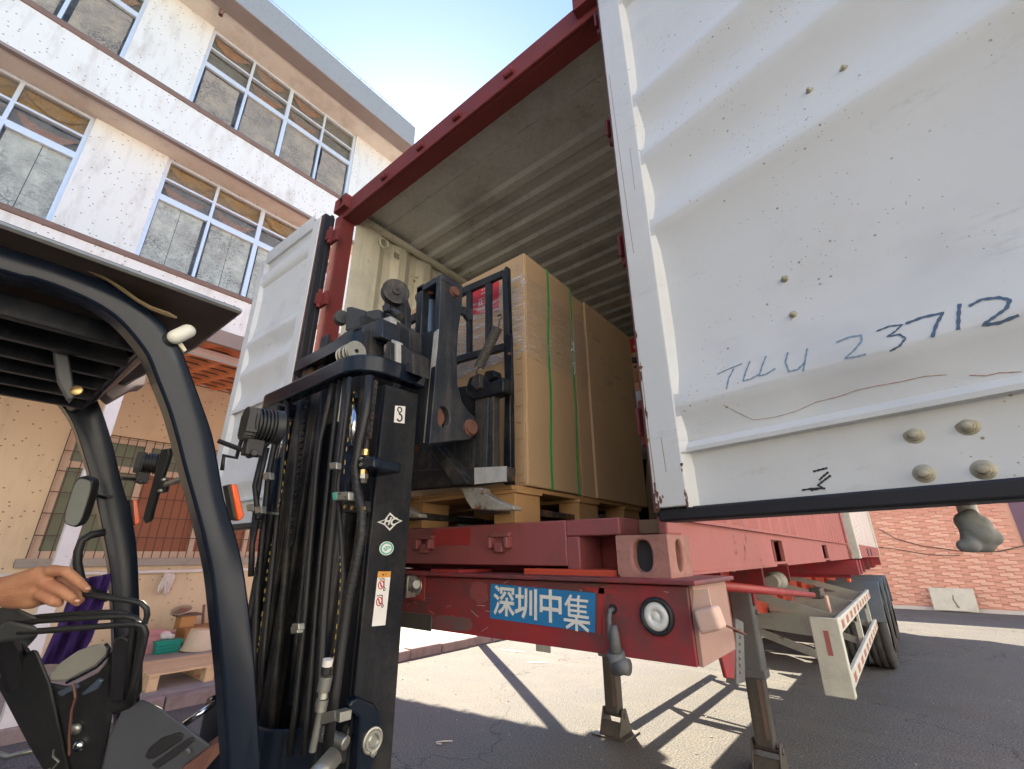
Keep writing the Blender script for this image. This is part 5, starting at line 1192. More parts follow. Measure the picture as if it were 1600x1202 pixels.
# hoses, chains and rods seen between the rails
H = M['hose']
def hose(pts, r, m_=H, y_=-.57, name='hose'):
    if name == 'hose_print':      # broken line of printed lettering
        P = refine([Y(px, py, y_) for px, py in pts], 8); b = B(); k = 0
        while k < len(P)-2: b.tube(P[k:k+2], .0016, 5); k += 2 if k % 5 else 3
        return part(name, b, m_, kind='stuff')
    return part(name, B().tube([Y(px, py, y_+dy) for (px, py, *dy_) in pts for dy in [dy_[0] if dy_ else 0]], r, 8), m_, smooth=True)
hose([(522, 592), (512, 640), (500, 690), (494, 740), (490, 800), (484, 870), (478, 950), (470, 1030), (462, 1110), (452, 1180)], .0105)
hose([(532, 592), (524, 650), (516, 720), (508, 800), (500, 880), (493, 960), (487, 1040), (480, 1120), (474, 1180)], .0085)
hose([(541, 592), (536, 650), (528, 720), (522, 790), (514, 870), (506, 960), (500, 1060), (492, 1150)], .012)
hose([(578, 588), (573, 640), (562, 690), (555, 730), (558, 765), (566, 800), (565, 835), (556, 880), (545, 930), (535, 1000), (524, 1080), (510, 1180)], .013, y_=-.60)
hose([(547, 590), (544, 625), (535, 700), (528, 760), (530, 800), (534, 850), (536, 900), (531, 960), (524, 1010), (519, 1040)], .008, y_=-.60)
hose([(404, 812), (398, 760), (412, 700), (420, 690)], .010, y_=-.62); hose([(392, 900), (394, 850), (402, 812)], .010, y_=-.62)
hose([(437, 635), (430, 690), (420, 740), (414, 800), (408, 860), (402, 930), (398, 1010), (396, 1090)], .012, y_=-.58)
hose([(450, 625), (444, 700), (434, 800), (424, 900), (414, 1000), (405, 1100)], .009, y_=-.58)
hose([(418, 700), (408, 740), (400, 790), (395, 830), (393, 900)], .009, y_=-.61)
hose([(470, 620), (462, 720), (452, 830), (442, 940), (432, 1050), (424, 1140)], .014, M['mast_worn'], y_=-.50, name='lift_chain')
hose([(505, 606), (495, 700), (484, 800), (474, 900), (464, 1000), (455, 1100)], .011, M['mast_black'], y_=-.50)
# printed lines along two hoses
hose([(553, 612), (549, 650), (541, 705), (536, 755)], .0024, M['hose_print'], y_=-.615, name='hose_print'); hose([(531, 870), (532, 905), (528, 960), (522, 1020), (518, 1055)], .0022, M['hose_print'], y_=-.612, name='hose_print')
hose([(454, 660), (446, 720), (440, 770), (432, 800)], .0024, M['hose_print'], y_=-.60, name='hose_print'); hose([(424, 850), (418, 890), (412, 940), (405, 1000), (401, 1020)], .0024, M['hose_print'], y_=-.60, name='hose_print')
# lift chain with links on the near side
b = B()
for k in range(11):
    q = Y(586-k*.95, 600+k*8.2, -.53); b.box(q.x-.008, q.x+.008, q.y-.005, q.y+.005, q.z-.010, q.z+.010); b.box(q.x-.012, q.x+.012, q.y-.003, q.y+.003, q.z-.005, q.z+.003)
part('lift_chain', b, M['mast_worn'])
b = B()
for k in range(26):
    q = Y(481-k*1.05, 612+k*9.5, -.53); b.box(q.x-.010, q.x+.010, q.y-.005, q.y+.005, q.z-.008, q.z+.008)
part('lift_chain', b, M['mast_black'])
part('chain_rod', B().tube([Y(575, 680, -.53), Y(570, 712, -.53)], .008, 8), M['mast_worn'])
part('lift_rod', B().tube([Y(556, 634, -.555), Y(549, 697, -.555)], .0115, 14), M['chrome'], smooth=True); part('lift_rod', B().tube([Y(446, 668, -.53), Y(437, 720, -.53)], .008, 12), M['chrome'], smooth=True)
part('lift_cylinder', B().tube([Y(549, 696, -.545), Y(535, 800, -.545), Y(512, 960, -.545), Y(486, 1150, -.545)], .022, 14), MB_, smooth=True); part('lift_cylinder', B().tube([Y(436, 718, -.53), Y(420, 830, -.53), Y(395, 1000, -.53)], .018, 12), MB_, smooth=True)
part('cross_strap', B().slab([Y(537, 612, -.535), Y(556, 609, -.535), Y(555, 622, -.535), Y(536, 630, -.535)], (0, .02, 0)), MB_, bevel=.003)
# bracket on the near rail, brass fittings, valve block, clamps
b = B(); b.slab([Y(561, 713, -.60), Y(583, 713, -.60), Y(583, 731, -.60), Y(561, 734, -.60)], (0, .03, 0)); b.box(Y(583, 720, -.6).x, XM+.012, -.58, -.50, Y(590, 731, -.6).z, Y(590, 714, -.6).z); part('rail_bracket', b, BG, bevel=.006)
for q in ((565, 717), (565, 726)): part('bracket_bolt', B().lathe(Y(*q, -.601), (0, -1, 0), [(0, .006), (.005, .006), (.005, 0)], 6), M['zinc'])
part('hose_fitting', B().lathe(Y(570, 712, -.58), (0, 0, 1), [(0, .0), (0, .011), (.018, .012), (.018, 0)], 8), M['brass'])
for (z_, r_, m_) in ((738, .011, 'brass'), (745, .013, 'zinc'), (752, .010, 'leg_steel')): part('hose_fitting', B().lathe(Y(568, z_, -.59), (0, 0, 1), [(-.006, 0), (-.006, r_), (.007, r_), (.007, 0)], 6), M[m_])
b = B().slab([Y(520, 769, -.63), Y(544, 768, -.63), Y(544, 782, -.63), Y(521, 782, -.63)], (0, .03, 0)); vb = part('valve_block', b, M['zinc'], bevel=.004); obj('valve_plug', B().slab([Y(519, 770, -.632), Y(525, 769.5, -.632), Y(525, 781, -.632), Y(520, 781, -.632)], (0, .02, 0)), M['sticker_green'], vb)
for q in ((531, 772), (540, 777)): obj('valve_bolt', B().lathe(Y(*q, -.631), (0, -1, 0), [(0, .003), (.002, .003), (.002, 0)], 8), M['leg_steel'], vb)
b = B().slab([Y(533, 786, -.60), Y(566, 782, -.60), Y(566, 800, -.60), Y(536, 802, -.60)], (0, .03, 0)); cp_ = part('hose_clamp', b, MB_, bevel=.004)
for q in ((541, 792), (552, 794), (570, 795)): obj('clamp_bolt', B().lathe(Y(*q, -.602), (0, -1, 0), [(0, .006), (.006, .006), (.007, .003), (.007, 0)], 8), M['brass'], cp_)
for q in ((416, 744), (403, 797), (390, 793), (520, 728), (459, 985), (461, 980)):
    b = B().slab([Y(q[0]-6, q[1]-5, -.632), Y(q[0]+5, q[1]-6, -.632), Y(q[0]+5, q[1]+5, -.632), Y(q[0]-5, q[1]+6, -.632)], (0, .02, 0)); part('hose_clamp', b, M['zinc'], bevel=.003)
part('lamp_crossbar', B().slab([Y(408, 799, -.6), Y(431, 801, -.6), Y(431, 804.5, -.6), Y(408, 803, -.6)], (0, .012, 0)), M['zinc'], bevel=.001)
# spiral wrap on the thick hose
b = B(); base = [(555, 730), (558, 765), (566, 800), (565, 835), (556, 880), (545, 930)]
for k in range(16):
    t = k/15*(len(base)-1); i = min(int(t), len(base)-2); f_ = t-i; px, py = base[i][0]+(base[i+1][0]-base[i][0])*f_, base[i][1]+(base[i+1][1]-base[i][1])*f_
    q = Y(px, py, -.60); b.lathe(q, (.1, .02, 1), [(-.004, .0125), (-.003, .0145), (.003, .0145), (.004, .0125)], 12)
part('spiral_wrap', b, M['hose'])
# lower fitting and pipe
pts_ = [(512, 1031), (509, 1045)]
for (a, c, r_, m_) in (((513, 1030), (511, 1041), .0125, 'glove_white'), ((511, 1041), (509, 1053), .0125, 'hose'), ((510, 1056), (505, 1080), .0155, 'zinc'), ((505, 1082), (504, 1092), .012, 'zinc'), ((504, 1092), (502, 1103), .015, 'zinc'), ((502, 1104), (501, 1111), .014, 'zinc'), ((501, 1111), (488, 1174), .0085, 'zinc')):
    part('pipe_fitting', B().tube([Y(*a, -.635), Y(*c, -.635)], r_, 12), M[m_], smooth=False)
b = B().slab([Y(497, 1116, -.635), Y(523, 1110, -.635), Y(524, 1127, -.635), Y(497, 1134, -.635)], (0, .004, 0)); b.slab([Y(523, 1110, -.635), Y(532, 1114, -.635), Y(530, 1130, -.635), Y(524, 1127, -.635)], (0, .03, 0)); part('pipe_bracket', b, M['zinc'], bevel=.001)
# tilt pivot at the foot of the near rail
XT = XM+.035
b = B().slab([X(px, py, XT) for px, py in ((545, 1103), (550, 1095), (561, 1089), (585, 1099), (592, 1110), (597, 1128), (597, 1150), (590, 1180), (580, 1202), (573, 1215), (556, 1215), (560, 1160), (563, 1122), (548, 1112))], (-.034, 0, 0)); tp = part('tilt_bracket', b, BG, bevel=.006, seg=3)
rc = X(581, 1157, XT+.001); obj('tilt_pin', B().lathe(rc, (1, 0, 0), [(0, .031), (.006, .031), (.007, .027), (.006, .024), (.009, .023), (.009, .017), (.004, .013), (.006, .010), (.006, 0)], 28), M['zinc'], tp)
obj('pin_lock', B().slab([X(px, py, XT+.002) for px, py in ((571, 1163), (592, 1163), (587, 1178), (582, 1184), (576, 1180))], (.004, 0, 0)), M['zinc'], tp, bevel=.001)
obj('lock_bolt', B().lathe(X(581, 1177, XT+.006), (1, 0, 0), [(0, .008), (.006, .008), (.007, 0)], 6), M['zinc'], tp)
b = B().slab([X(px, py, XT-.04) for px, py in ((566, 1120), (560, 1116), (548, 1132), (541, 1150), (524, 1166), (516, 1178), (535, 1196), (556, 1182), (562, 1160))], (-.03, 0, 0)); obj('tilt_fork', b, M['mast_worn'], tp, bevel=.005)
a = X(537, 1160, XT-.02); obj('fork_pin', B().cyl(a+Vector((-.05, -.02, .01)), a+Vector((.012, .0, .0)), .0165, 16), M['zinc'], tp, bevel=.003); obj('fork_pin', B().lathe(a+Vector((-.055, -.022, .012)), (1, .3, -.1), [(-.01, 0), (-.01, .019), (.006, .019), (.006, 0)], 6), M['zinc'], tp)
part('tilt_cylinder', B().tube([D(524, 1180, .98), D(470, 1240, .9)], .019, 18), M['zinc'], smooth=True)
# stickers on the rail
xs_ = XM+.0006
def decal(name, pts, m_, off=.0005, par=None): return obj(name, B().slab([X(px, py, XM+off) for px, py in pts], (-.0004, 0, 0)), M[m_], par or mo_)
hk = decal('hook_sticker', [(617.5, 634), (633.5, 635), (632, 662), (615.5, 660)], 'label_white', .001)
c = X(624.5, 640.5, XM+.0016); b = B()
def ring(c, ry, rz, w_, a0, a1, n=14): return [(c+Vector((0, ry*math.cos(a0+(a1-a0)*k/n), rz*math.sin(a0+(a1-a0)*k/n)))) for k in range(n+1)]
b.tube(ring(c, .0085, .009, 0, -1.2, 4.4), .0024, 5); c2_ = c+Vector((0, .002, -.028)); b.tube(ring(c2_, .0105, .0125, 0, 1.9, -2.6, 16), .003, 5); b.tube([c+Vector((0, .002, -.009)), c2_+Vector((0, -.003, .012))], .0028, 5)
obj('hook_symbol', b, M['ink_black'], hk)
lg = decal('emblem', [(589, 816), (601, 812), (609.5, 801), (619, 810), (629, 814), (619, 819), (609, 829.5), (600, 820)], 'plate_white', .001)
obj('emblem_field', B().slab([X(px, py, XM+.0014) for px, py in ((594, 815.8), (602.5, 812.8), (609.5, 804.5), (617, 811.4), (625, 814.2), (617, 818), (609, 826), (601.5, 818.5))], (-.0004, 0, 0)), MB_, lg)
text('emblem_letters', 'HC', .033, X(609, 815.3, XM+.0021), (0, 1, 0), (0, 0, 1), M['plate_white'], lg, offset=.0012, shear=.35)
c = X(604, 857, XM+.001); gs = obj('inspection_sticker', B().lathe(c, (1, 0, 0), [(0, .0), (0, .0215), (.0006, .0215), (.0006, 0)], 32), M['label_white'], mo_)
gs.data.transform(Matrix.Translation(c) @ Matrix.Diagonal((1, 1.25, .95, 1)) @ Matrix.Translation(-c))
obj('sticker_ring', B().add([tuple(c+Vector((.0008, 1.25*r_*math.cos(a), .95*r_*math.sin(a)))) for r_ in (.0195, .0145) for a in [2*math.pi*k/32 for k in range(32)]], [(k, (k+1) % 32, 32+(k+1) % 32, 32+k) for k in range(32)]), M['sticker_green'], gs)
obj('sticker_leaf', B().slab([tuple(c+Vector((.0009, y, z))) for y, z in ((-.013, -.001), (-.004, .007), (.012, .006), (.015, .001), (.004, -.003), (-.004, -.009))], (-.0003, 0, 0)), M['sticker_green'], gs)
text('sticker_text', '叉车', .0095, c+Vector((.0016, 0, 0)), (0, 1, 0), (0, 0, 1), M['label_white'], gs)
wl_ = decal('warning_sticker', [(591, 893), (611, 893), (602, 977), (581, 979)], 'label_white', .001)
decal('sticker_band', [(591, 893), (611, 893), (610, 902), (590, 903)], 'sticker_orange', .0015, wl_)
text('sticker_text', '▲ ! !', .008, X(600.5, 898, XM+.002), (0, 1, 0), (0, 0, 1), M['ink_black'], wl_)
for (q, dy_) in (((596.5, 914), 0), ((593.5, 940), 0)):
    c = X(q[0]-1, q[1], XM+.0017); b = B().tube(ring(c, .0095, .0115, 0, 0, 2*math.pi, 18), .0015, 5); b.tube([c+Vector((0, -.006, .008)), c+Vector((0, .006, -.008))], .0014, 5); obj('ban_symbol', b, M['label_red'], wl_)
    b = B().tube([c+Vector((0, -.002, .006)), c+Vector((0, 0, -.003)), c+Vector((0, .003, -.007))], .0016, 5); b.tube([c+Vector((0, .009, .017)), c+Vector((0, .012, -.010))], .0014, 5); b.tube(ring(c+Vector((0, .013, -.013)), .0035, .004, 0, 0, 6.3, 10), .0012, 5); b.tube([c+Vector((0, -.010, .016)), c+Vector((0, .009, .017))], .0012, 5); obj('pictogram', b, M['ink_black'], wl_)
# ---- lifting carriage: tilting bracket
XC = 1.70; yb_ = X(685, 515, XC).y
side_ = [(694, 427), (723, 446), (722, 478), (716, 520), (714, 560), (715, 600), (722, 628), (732, 643), (741, 651), (745, 664), (742, 679), (734, 687), (700, 690), (671, 694), (686, 515), (689, 428)]
SP = [X(px, py, XC) for px, py in side_]
hc = X(693, 652, XC)
SP0 = SP
SP = [a.lerp(c, k/6) for a, c in zip(SP0, SP0[1:]+SP0[:1]) for k in range(6)]
b = B(); n = len(SP); hole = []
for p in SP:
    a = math.atan2(p.z-hc.z, p.y-hc.y); hole.append(hc+Vector((0, .034*math.cos(a), .042*math.sin(a))))
th_ = Vector((-.03, 0, 0))
b.add(SP+hole+[p+th_ for p in SP]+[p+th_ for p in hole], [(i, (i+1) % n, n+(i+1) % n, n+i) for i in range(n)]+[(2*n+i, 2*n+(i+1) % n, 3*n+(i+1) % n, 3*n+i) for i in range(n)]+[(i, (i+1) % n, 2*n+(i+1) % n, 2*n+i) for i in range(n)]+[(n+i, n+(i+1) % n, 3*n+(i+1) % n, 3*n+i) for i in range(n)])
cr = part('carriage_bracket', b, CS, bevel=.003)
b = B().slab([Y(648, 525, yb_), Y(685, 513, yb_), Y(671, 693, yb_), Y(645, 694, yb_)], (0, .02, 0)); obj('bracket_face', b, CS, cr, bevel=.004)
b = B().slab([Y(678, 520, yb_-.001), Y(685, 514, yb_-.001), Y(671, 692, yb_-.001), Y(661, 692, yb_-.001)], (0, .003, 0)); obj('scuffed_edge', b, M['scuffed'], cr)
b = B().slab([Y(648, 525, yb_), Y(651, 449, yb_), Y(661, 443, yb_), Y(657, 522, yb_)], (0, .10, 0)).slab([Y(651, 451, yb_), Y(690, 427, yb_), Y(691, 436, yb_), Y(652, 459, yb_)], (0, .10, 0)); obj('bracket_frame', b, CS, cr, bevel=.003)
b = B().box(XC-.25, XC-.03, yb_+.02, yb_+.04, SP0[14].z-.40, SP0[14].z-.01); obj('bracket_back', b, MB_, cr)
b = B().tube([Y(673, 472, yb_+.06), Y(671, 560, yb_+.06)], .026, 18); obj('tilt_ram', b, M['cylinder_blue'], cr, bevel=.003)
b = B().lathe(Y(659, 468, yb_+.05), (1, -.2, 0), [(0, .0), (0, .035), (.02, .035), (.025, .03), (.045, .025), (.05, .014), (.09, .014), (.09, 0)], 18); obj('ram_eye', b, M['pin_rust'], cr)
for q, r_ in (((708.5, 457), .021), ((734, 669), .030)):
    obj('pivot_pin', B().lathe(X(*q, XC), (1, 0, 0), [(-.002, r_*1.18), (.006, r_*1.18), (.008, r_), (.016, r_), (.019, r_*.9), (.019, r_*.62), (.017, r_*.6), (.017, 0)], 24), M['pin_rust'], cr)
obj('roller', B().lathe(hc+Vector((-.055, -.015, .0)), (1, 0, 0), [(0, 0), (0, .028), (.02, .034), (.04, .034), (.04, 0)], 20), M['pin_rust'], cr)
obj('lug', B().slab([X(720, 478, XC-.01), X(730, 480, XC-.01), X(739, 482, XC-.01), X(739, 498, XC-.01), X(733, 501, XC-.01), X(727, 492, XC-.01), X(720, 490, XC-.01)], (-.02, 0, 0)), CS, cr, bevel=.003)
# fork carriage below and behind
YC = -.035
def yslab(name, pts, y_, d_, m_, par=None, bevel=.003): return obj(name, B().slab([Y(px, py, y_) for px, py in pts], (0, d_, 0)), M[m_] if isinstance(m_, str) else m_, par or fl, bevel=bevel)
fc_ = yslab('fork_carriage', [(600, 680), (742, 680), (742, 757), (600, 765)], YC, .03, 'mast_worn')
yslab('lower_crossbar', [(600, 737), (730, 731), (793, 729), (792, 751), (730, 758), (600, 768)], YC-.012, .05, 'mast_worn', fc_)
yslab('scuff_plate', [(741, 731), (791, 728.5), (791, 752), (741, 757)], YC-.0135, .004, 'scuffed', fc_, 0)
yslab('gusset', [(668, 697), (682, 695), (729, 752), (727, 757), (708, 757)], YC-.055, .04, 'mast_worn', fc_); yslab('gusset', [(682, 695), (690, 694), (738, 752), (729, 754)], YC-.03, .03, 'mast_worn', fc_)
yslab('channel', [(742, 600), (771, 612), (771, 731), (742, 731)], YC-.01, .04, 'mast_worn', fc_); yslab('channel_flange', [(758, 618), (763, 618), (760, 730), (754, 730)], YC-.014, .01, 'carriage_steel', fc_)
yslab('back_plate', [(690, 610), (742, 600), (742, 690), (690, 690)], YC+.01, .02, 'mast_black', fc_)
yslab('upper_arm', [(728, 605), (733, 590), (748, 583), (765, 598), (786, 589), (786, 612), (762, 620), (742, 624), (728, 616)], YC-.02, .06, 'mast_black', fc_, .005)
yslab('upper_block', [(754, 594), (758, 580), (771, 578), (773, 588), (760, 597)], YC-.0, .05, 'mast_black', fc_); yslab('upper_block', [(735, 600), (741, 586), (749, 584), (750, 605), (744, 610)], YC-.04, .03, 'mast_worn', fc_)
# coil spring
a, c = Y(778, 512, YC-.03), Y(748, 574, YC-.05); b = B(); ax_ = (c-a).normalized(); u_ = ax_.orthogonal().normalized(); v_ = ax_.cross(u_); turns = 25; L_ = (c-a).length; n = turns*12
b.tube([a+ax_*(L_*i/n)+(u_*math.cos(2*math.pi*i/12)+v_*math.sin(2*math.pi*i/12))*.0185 for i in range(n+1)], .0036, 6)
sp = obj('spring', b, M['leg_steel'], fc_, smooth=True)
b = B().tube([a, a-ax_*.012, Y(780, 500, YC-.03), Y(784, 497, YC-.03), Y(783, 491, YC-.03), Y(778, 494, YC-.03)], .004, 6); b.tube([c, c+ax_*.014, Y(745, 585, YC-.05)], .004, 6); obj('spring_hook', b, M['leg_steel'], sp, smooth=True)
# load backrest
YB = .035
bk = yslab('load_backrest', [(784, 428), (789, 416), (792, 416), (797, 600), (798, 757), (786, 757), (788, 600)], YB, .03, 'mast_black', None, .004)
yslab('backrest_bar', [(600, 515), (724, 448), (786, 421), (786, 431), (725, 459), (600, 527)], YB+.004, .022, 'mast_black', bk); yslab('backrest_bar', [(600, 603), (716, 555), (786, 536), (786, 547), (716, 566), (600, 616)], YB+.004, .022, 'mast_black', bk)
for q in ([(728, 450), (735.5, 447), (735, 552), (728, 555)], [(757.5, 436), (766.5, 432), (766, 543), (757.5, 545)], [(690, 468), (697, 465), (697, 562), (690, 564)]): yslab('backrest_upright', q, YB+.006, .018, 'mast_black', bk)
yslab('backrest_splice', [(791, 520), (799.5, 524), (800, 614), (792, 612)], YB-.012, .012, 'mast_black', bk)
for q in ((796, 553), (797, 603)): obj('splice_bolt', B().lathe(Y(*q, YB-.012), (0, -1, 0), [(0, .008), (.005, .007), (.006, 0)], 8), M['pin_rust'], bk)
# forks
for off in (0, -.52):
    b = B(); P_ = [Y(px, py, YC-.02) for px, py in ((719, 762), (752, 762), (756, 770), (772, 780), (790, 788), (802, 790), (803, 797), (770, 798), (737, 796), (728, 783))]
    zf = P_[6].z
    b.slab([p+Vector((off, 0, 0)) for p in P_], (0, .05, 0)); o_ = obj('fork', b, M['fork_steel'], fc_, bevel=.005)
    xa = P_[8].x+off; b = B().slab([(xa, YC+.02, zf+.001), (xa, YC+.02, zf+.035), (xa, 1.05, zf+.016), (xa, 1.05, zf+.004)], (.10, 0, 0)); obj('fork_blade', b, M['mast_worn'], o_, bevel=.003)
# ---- lower body, dash and controls
b = B().box(.78, 1.80, -2.9, -.95, .32, .62); part('chassis', b, MB_, bevel=.03)
part('counterweight', B().slab([(.74, -2.9, .35), (.74, -2.35, .35), (.74, -2.3, .95), (.74, -2.55, 1.05), (.74, -2.95, .95)], (1.12, 0, 0)), M['roof_brown'], bevel=.05, seg=3)
part('seat_deck', B().box(.84, 1.74, -2.35, -1.75, .6, .86), MB_, bevel=.02)
part('seat', B().box(1.05, 1.52, -2.25, -1.75, .86, .97), M['rubber_grey'], bevel=.035, seg=3); part('seat_back', B().slab([(1.07, -2.22, .95), (1.07, -2.1, .95), (1.07, -2.2, 1.42), (1.07, -2.3, 1.42)], (.43, 0, 0)), M['rubber_grey'], bevel=.03, seg=3)
for x in (.83, 1.75):
    w_ = part('wheel', B().lathe((x-.1 if x < 1 else x-.1, -.62, .32), (1, 0, 0), [(0, .15), (0, .29), (.03, .32), (.17, .32), (.2, .29), (.2, .15)], 32), M['tyre'], bevel=.004); obj('rim', B().lathe((x-.08, -.62, .32), (1, 0, 0), [(0, 0), (0, .16), (.16, .16), (.16, 0)], 20), M['roof_brown'], w_)
    w_ = part('wheel', B().lathe((x-.08, -2.45, .26), (1, 0, 0), [(0, .12), (0, .24), (.02, .26), (.14, .26), (.16, .24), (.16, .12)], 32), M['tyre'], bevel=.004); obj('rim', B().lathe((x-.06, -2.45, .26), (1, 0, 0), [(0, 0), (0, .13), (.12, .13), (.12, 0)], 20), M['roof_brown'], w_)
# floor cowl, seen as a dark grey slope with a foot recess
dc = 1.16
cw = [(222, 1092), (250, 1105), (288, 1132), (340, 1172), (310, 1202), (290, 1240), (150, 1240), (170, 1150), (190, 1110)]
b = B().slab([D(px, py, dc-.0004*(py-1092)) for px, py in cw], RD(240, 1170)*.04); co_ = part('floor_cowl', b, M['cowl_grey'], bevel=.006)
for q, m_ in (([(226, 1182), (232, 1170), (252, 1154), (278, 1146), (285, 1149), (284, 1157), (262, 1172), (240, 1186), (230, 1187)], 'rubber'), ([(236, 1196), (290, 1157), (300, 1153), (303, 1158), (275, 1182), (245, 1202)], 'rubber')):
    obj('pedal_recess', B().slab([D(px, py, dc-.0004*(py-1092)-.004) for px, py in q], Fw*.006), M[m_], co_, bevel=.002)
obj('cowl_bolt', B().lathe(D(294, 1174, dc-.04), -Fw, [(0, .008), (.006, .006), (.007, 0)], 6), M['zinc'], co_)
obj('cowl_edge', B().slab([D(283, 1202, 1.10), D(340, 1160, 1.12), D(345, 1175, 1.12), D(310, 1215, 1.08)], Fw*.05), M['pin_rust'], co_)
part('gas_strut', B().tube([D(286, 1133, 1.3), D(337, 1098, 1.36)], .0085, 14), M['chrome'], smooth=True)
# dash binnacle and side console
da = 1.15
b = B().slab([D(px, py, da) for px, py in ((0, 985), (45, 1012), (60, 1040), (78, 1066), (110, 1073), (155, 1050), (178, 1022), (190, 1040), (178, 1110), (160, 1215), (75, 1215), (55, 1175), (0, 1070), (-40, 1000))], RD(90, 1090)*.11); ds = part('dash_console', b, M['dash_black'], bevel=.018, seg=3)
b = B().slab([D(px, py, da-.012) for px, py in ((-10, 1060), (52, 1012), (60, 1018), (80, 1066), (112, 1215), (75, 1215), (45, 1165))], RD(60, 1100)*.05); obj('console_side', b, M['dash_black'], ds, bevel=.01)
ov = [(77, 1064), (78, 1052), (95, 1035), (120, 1018), (145, 1008), (160, 1006), (168, 1012), (166, 1024), (150, 1040), (120, 1056), (104, 1065)]
obj('instrument_face', B().slab([D(px, py, da-.012) for px, py in ov], RD(120, 1040)*.03), M['dash_grey'], ds, bevel=.006, seg=3)
obj('instrument_rim', B().tube([D(px, py, da-.013) for px, py in ((104, 1067), (122, 1058), (152, 1042), (168, 1026), (171, 1014), (165, 1006))], .0035, 6), BG, ds, smooth=True)
for q in (((88, 1083), (118, 1070), (122, 1076), (95, 1090)), ((126, 1085), (152, 1062), (160, 1064), (152, 1078), (130, 1088))): obj('console_slot', B().slab([D(px, py, da-.006) for px, py in q], Fw*.01), M['cylinder_blue'], ds, bevel=.003)
for q, m_ in (((120, 1138), 'zinc'), ((124, 1165), 'chrome')): obj('key_switch', B().lathe(D(*q, da-.002), -Fw, [(0, .0135), (.006, .0135), (.010, .008), (.012, 0)], 16), M[m_], ds, smooth=True)
obj('key_lanyard', B().tube([D(115, 1068, da-.02), D(118, 1090, da-.03), D(112, 1110, da-.025), D(108, 1150, da-.03), D(108, 1180, da-.02)], .003, 5), M['pin_rust'], ds)
obj('wire_loop', B().tube([D(84, 1172, da-.03), D(83, 1182, da-.03), D(92, 1190, da-.03), D(80, 1205, da-.03), D(76, 1202, da-.03)], .0025, 5), M['zinc'], ds)
part('step_edge', B().tube([D(-10, 1176, 1.3), D(12, 1183, 1.3), D(55, 1172, 1.28)], .007, 8), M['zinc'], smooth=True)
part('steering_column', B().tube([D(40, 1010, 1.30), D(-70, 960, 1.22)], .035, 12), M['dash_black']); 
wc = Vector((1.22, -1.52, 1.19)); wn = Vector((0, -.55, .83)).normalized(); wu = Vector((1, 0, 0)); wv = wn.cross(wu)
b = B().tube([wc+(wu*math.cos(a)+wv*math.sin(a))*.17 for a in [2*math.pi*k/28 for k in range(29)]], .013, 8)
for k in range(3): a = 2*math.pi*k/3+.5; b.tube([wc-wn*.02, wc+(wu*math.cos(a)+wv*math.sin(a))*.17], .009, 6)
part('steering_wheel', b, M['plastic_black'], smooth=True)
# hydraulic levers
dl = 1.05
def lever(pts, d, r): return part('control_lever', B().tube([D(px, py, d) for px, py in pts], r, 10), M['plastic_black'], smooth=True)
l1 = lever([(108, 928), (130, 929), (160, 933), (205, 939), (222, 943), (229, 951), (230, 962), (226, 975), (220, 1000), (212, 1060), (205, 1100)], 1.06, .0062)
lever([(30, 968), (60, 964), (120, 959), (175, 956.5), (192, 957), (203, 962), (208, 972), (204, 1010), (196, 1090)], 1.08, .0062)
lever([(30, 975), (65, 970), (130, 966), (195, 963), (212, 966), (221, 976), (222, 990), (215, 1030), (203, 1095)], 1.065, .0065)
lever([(30, 988), (65, 986), (130, 981), (195, 976), (215, 975), (224, 979), (228, 990), (224, 1010), (212, 1060), (200, 1100)], 1.05, .0068)
for pl_, d_ in ((((-10, 952), (18, 946), (58, 964), (62, 976), (20, 980), (-10, 985)), 1.065), (((-10, 990), (10, 968), (60, 979), (60, 995), (20, 1003), (-12, 1006)), 1.045)):
    part('lever_knob', B().slab([D(px, py, d_) for px, py in pl_], RD(20, 970)*.03), M['rubber_grey'], bevel=.009, seg=3)
for pl_ in (((176, 1000), (190, 990), (204, 1000), (205, 1085), (190, 1100), (172, 1098)), ((200, 985), (215, 980), (222, 990), (216, 1070), (196, 1100), (190, 1080))):
    part('lever_boot', B().slab([D(px, py, 1.09) for px, py in pl_], RD(200, 1040)*.04), M['rubber'], bevel=.010, seg=3)
part('lever_tower', B().slab([D(px, py, 1.15) for px, py in ((172, 1015), (225, 1000), (222, 1080), (205, 1110), (165, 1120), (160, 1060))], RD(195, 1060)*.05), M['dash_black'], bevel=.012)
part('lever_post', B().tube([D(0, 990, 1.09), D(14, 1015, 1.12), D(26, 1070, 1.15)], .022, 10), M['rubber'])
# ================================================================== PURPLE CLOTH ON THE FAR PILLAR HANDLE
b = B(); nu, nv = 22, 26
top = [(122, 903), (175, 893)]; bot = [(60, 1042), (118, 1038)]
rr = random.Random(9)
def cl(u, v):
    tx = 124+(174-124)*u+ (1-v)*0; ty = 905+(896-905)*u
    bx = 62+(122-62)*u; by = 1040-4*u
    px = tx+(bx-tx)*v + 8*math.sin(v*2.2)*(u-.3); py = ty+(by-ty)*v
    d = 1.56-.05*math.sin(v*1.5)+.018*math.sin(u*15+v*3)+.01*math.sin(u*31-v*5)*v
    return D(px, py, d)
b.sheet(cl, nu, nv); ob = obj('purple_towel', b, M['cloth_purple'], smooth=True)
md = ob.modifiers.new('thick', 'SOLIDIFY'); md.thickness = .006; md = ob.modifiers.new('sub', 'SUBSURF'); md.levels = md.render_levels = 1
tag(ob, 'purple towel hanging from the grab handle of the forklift pillar', 'towel')

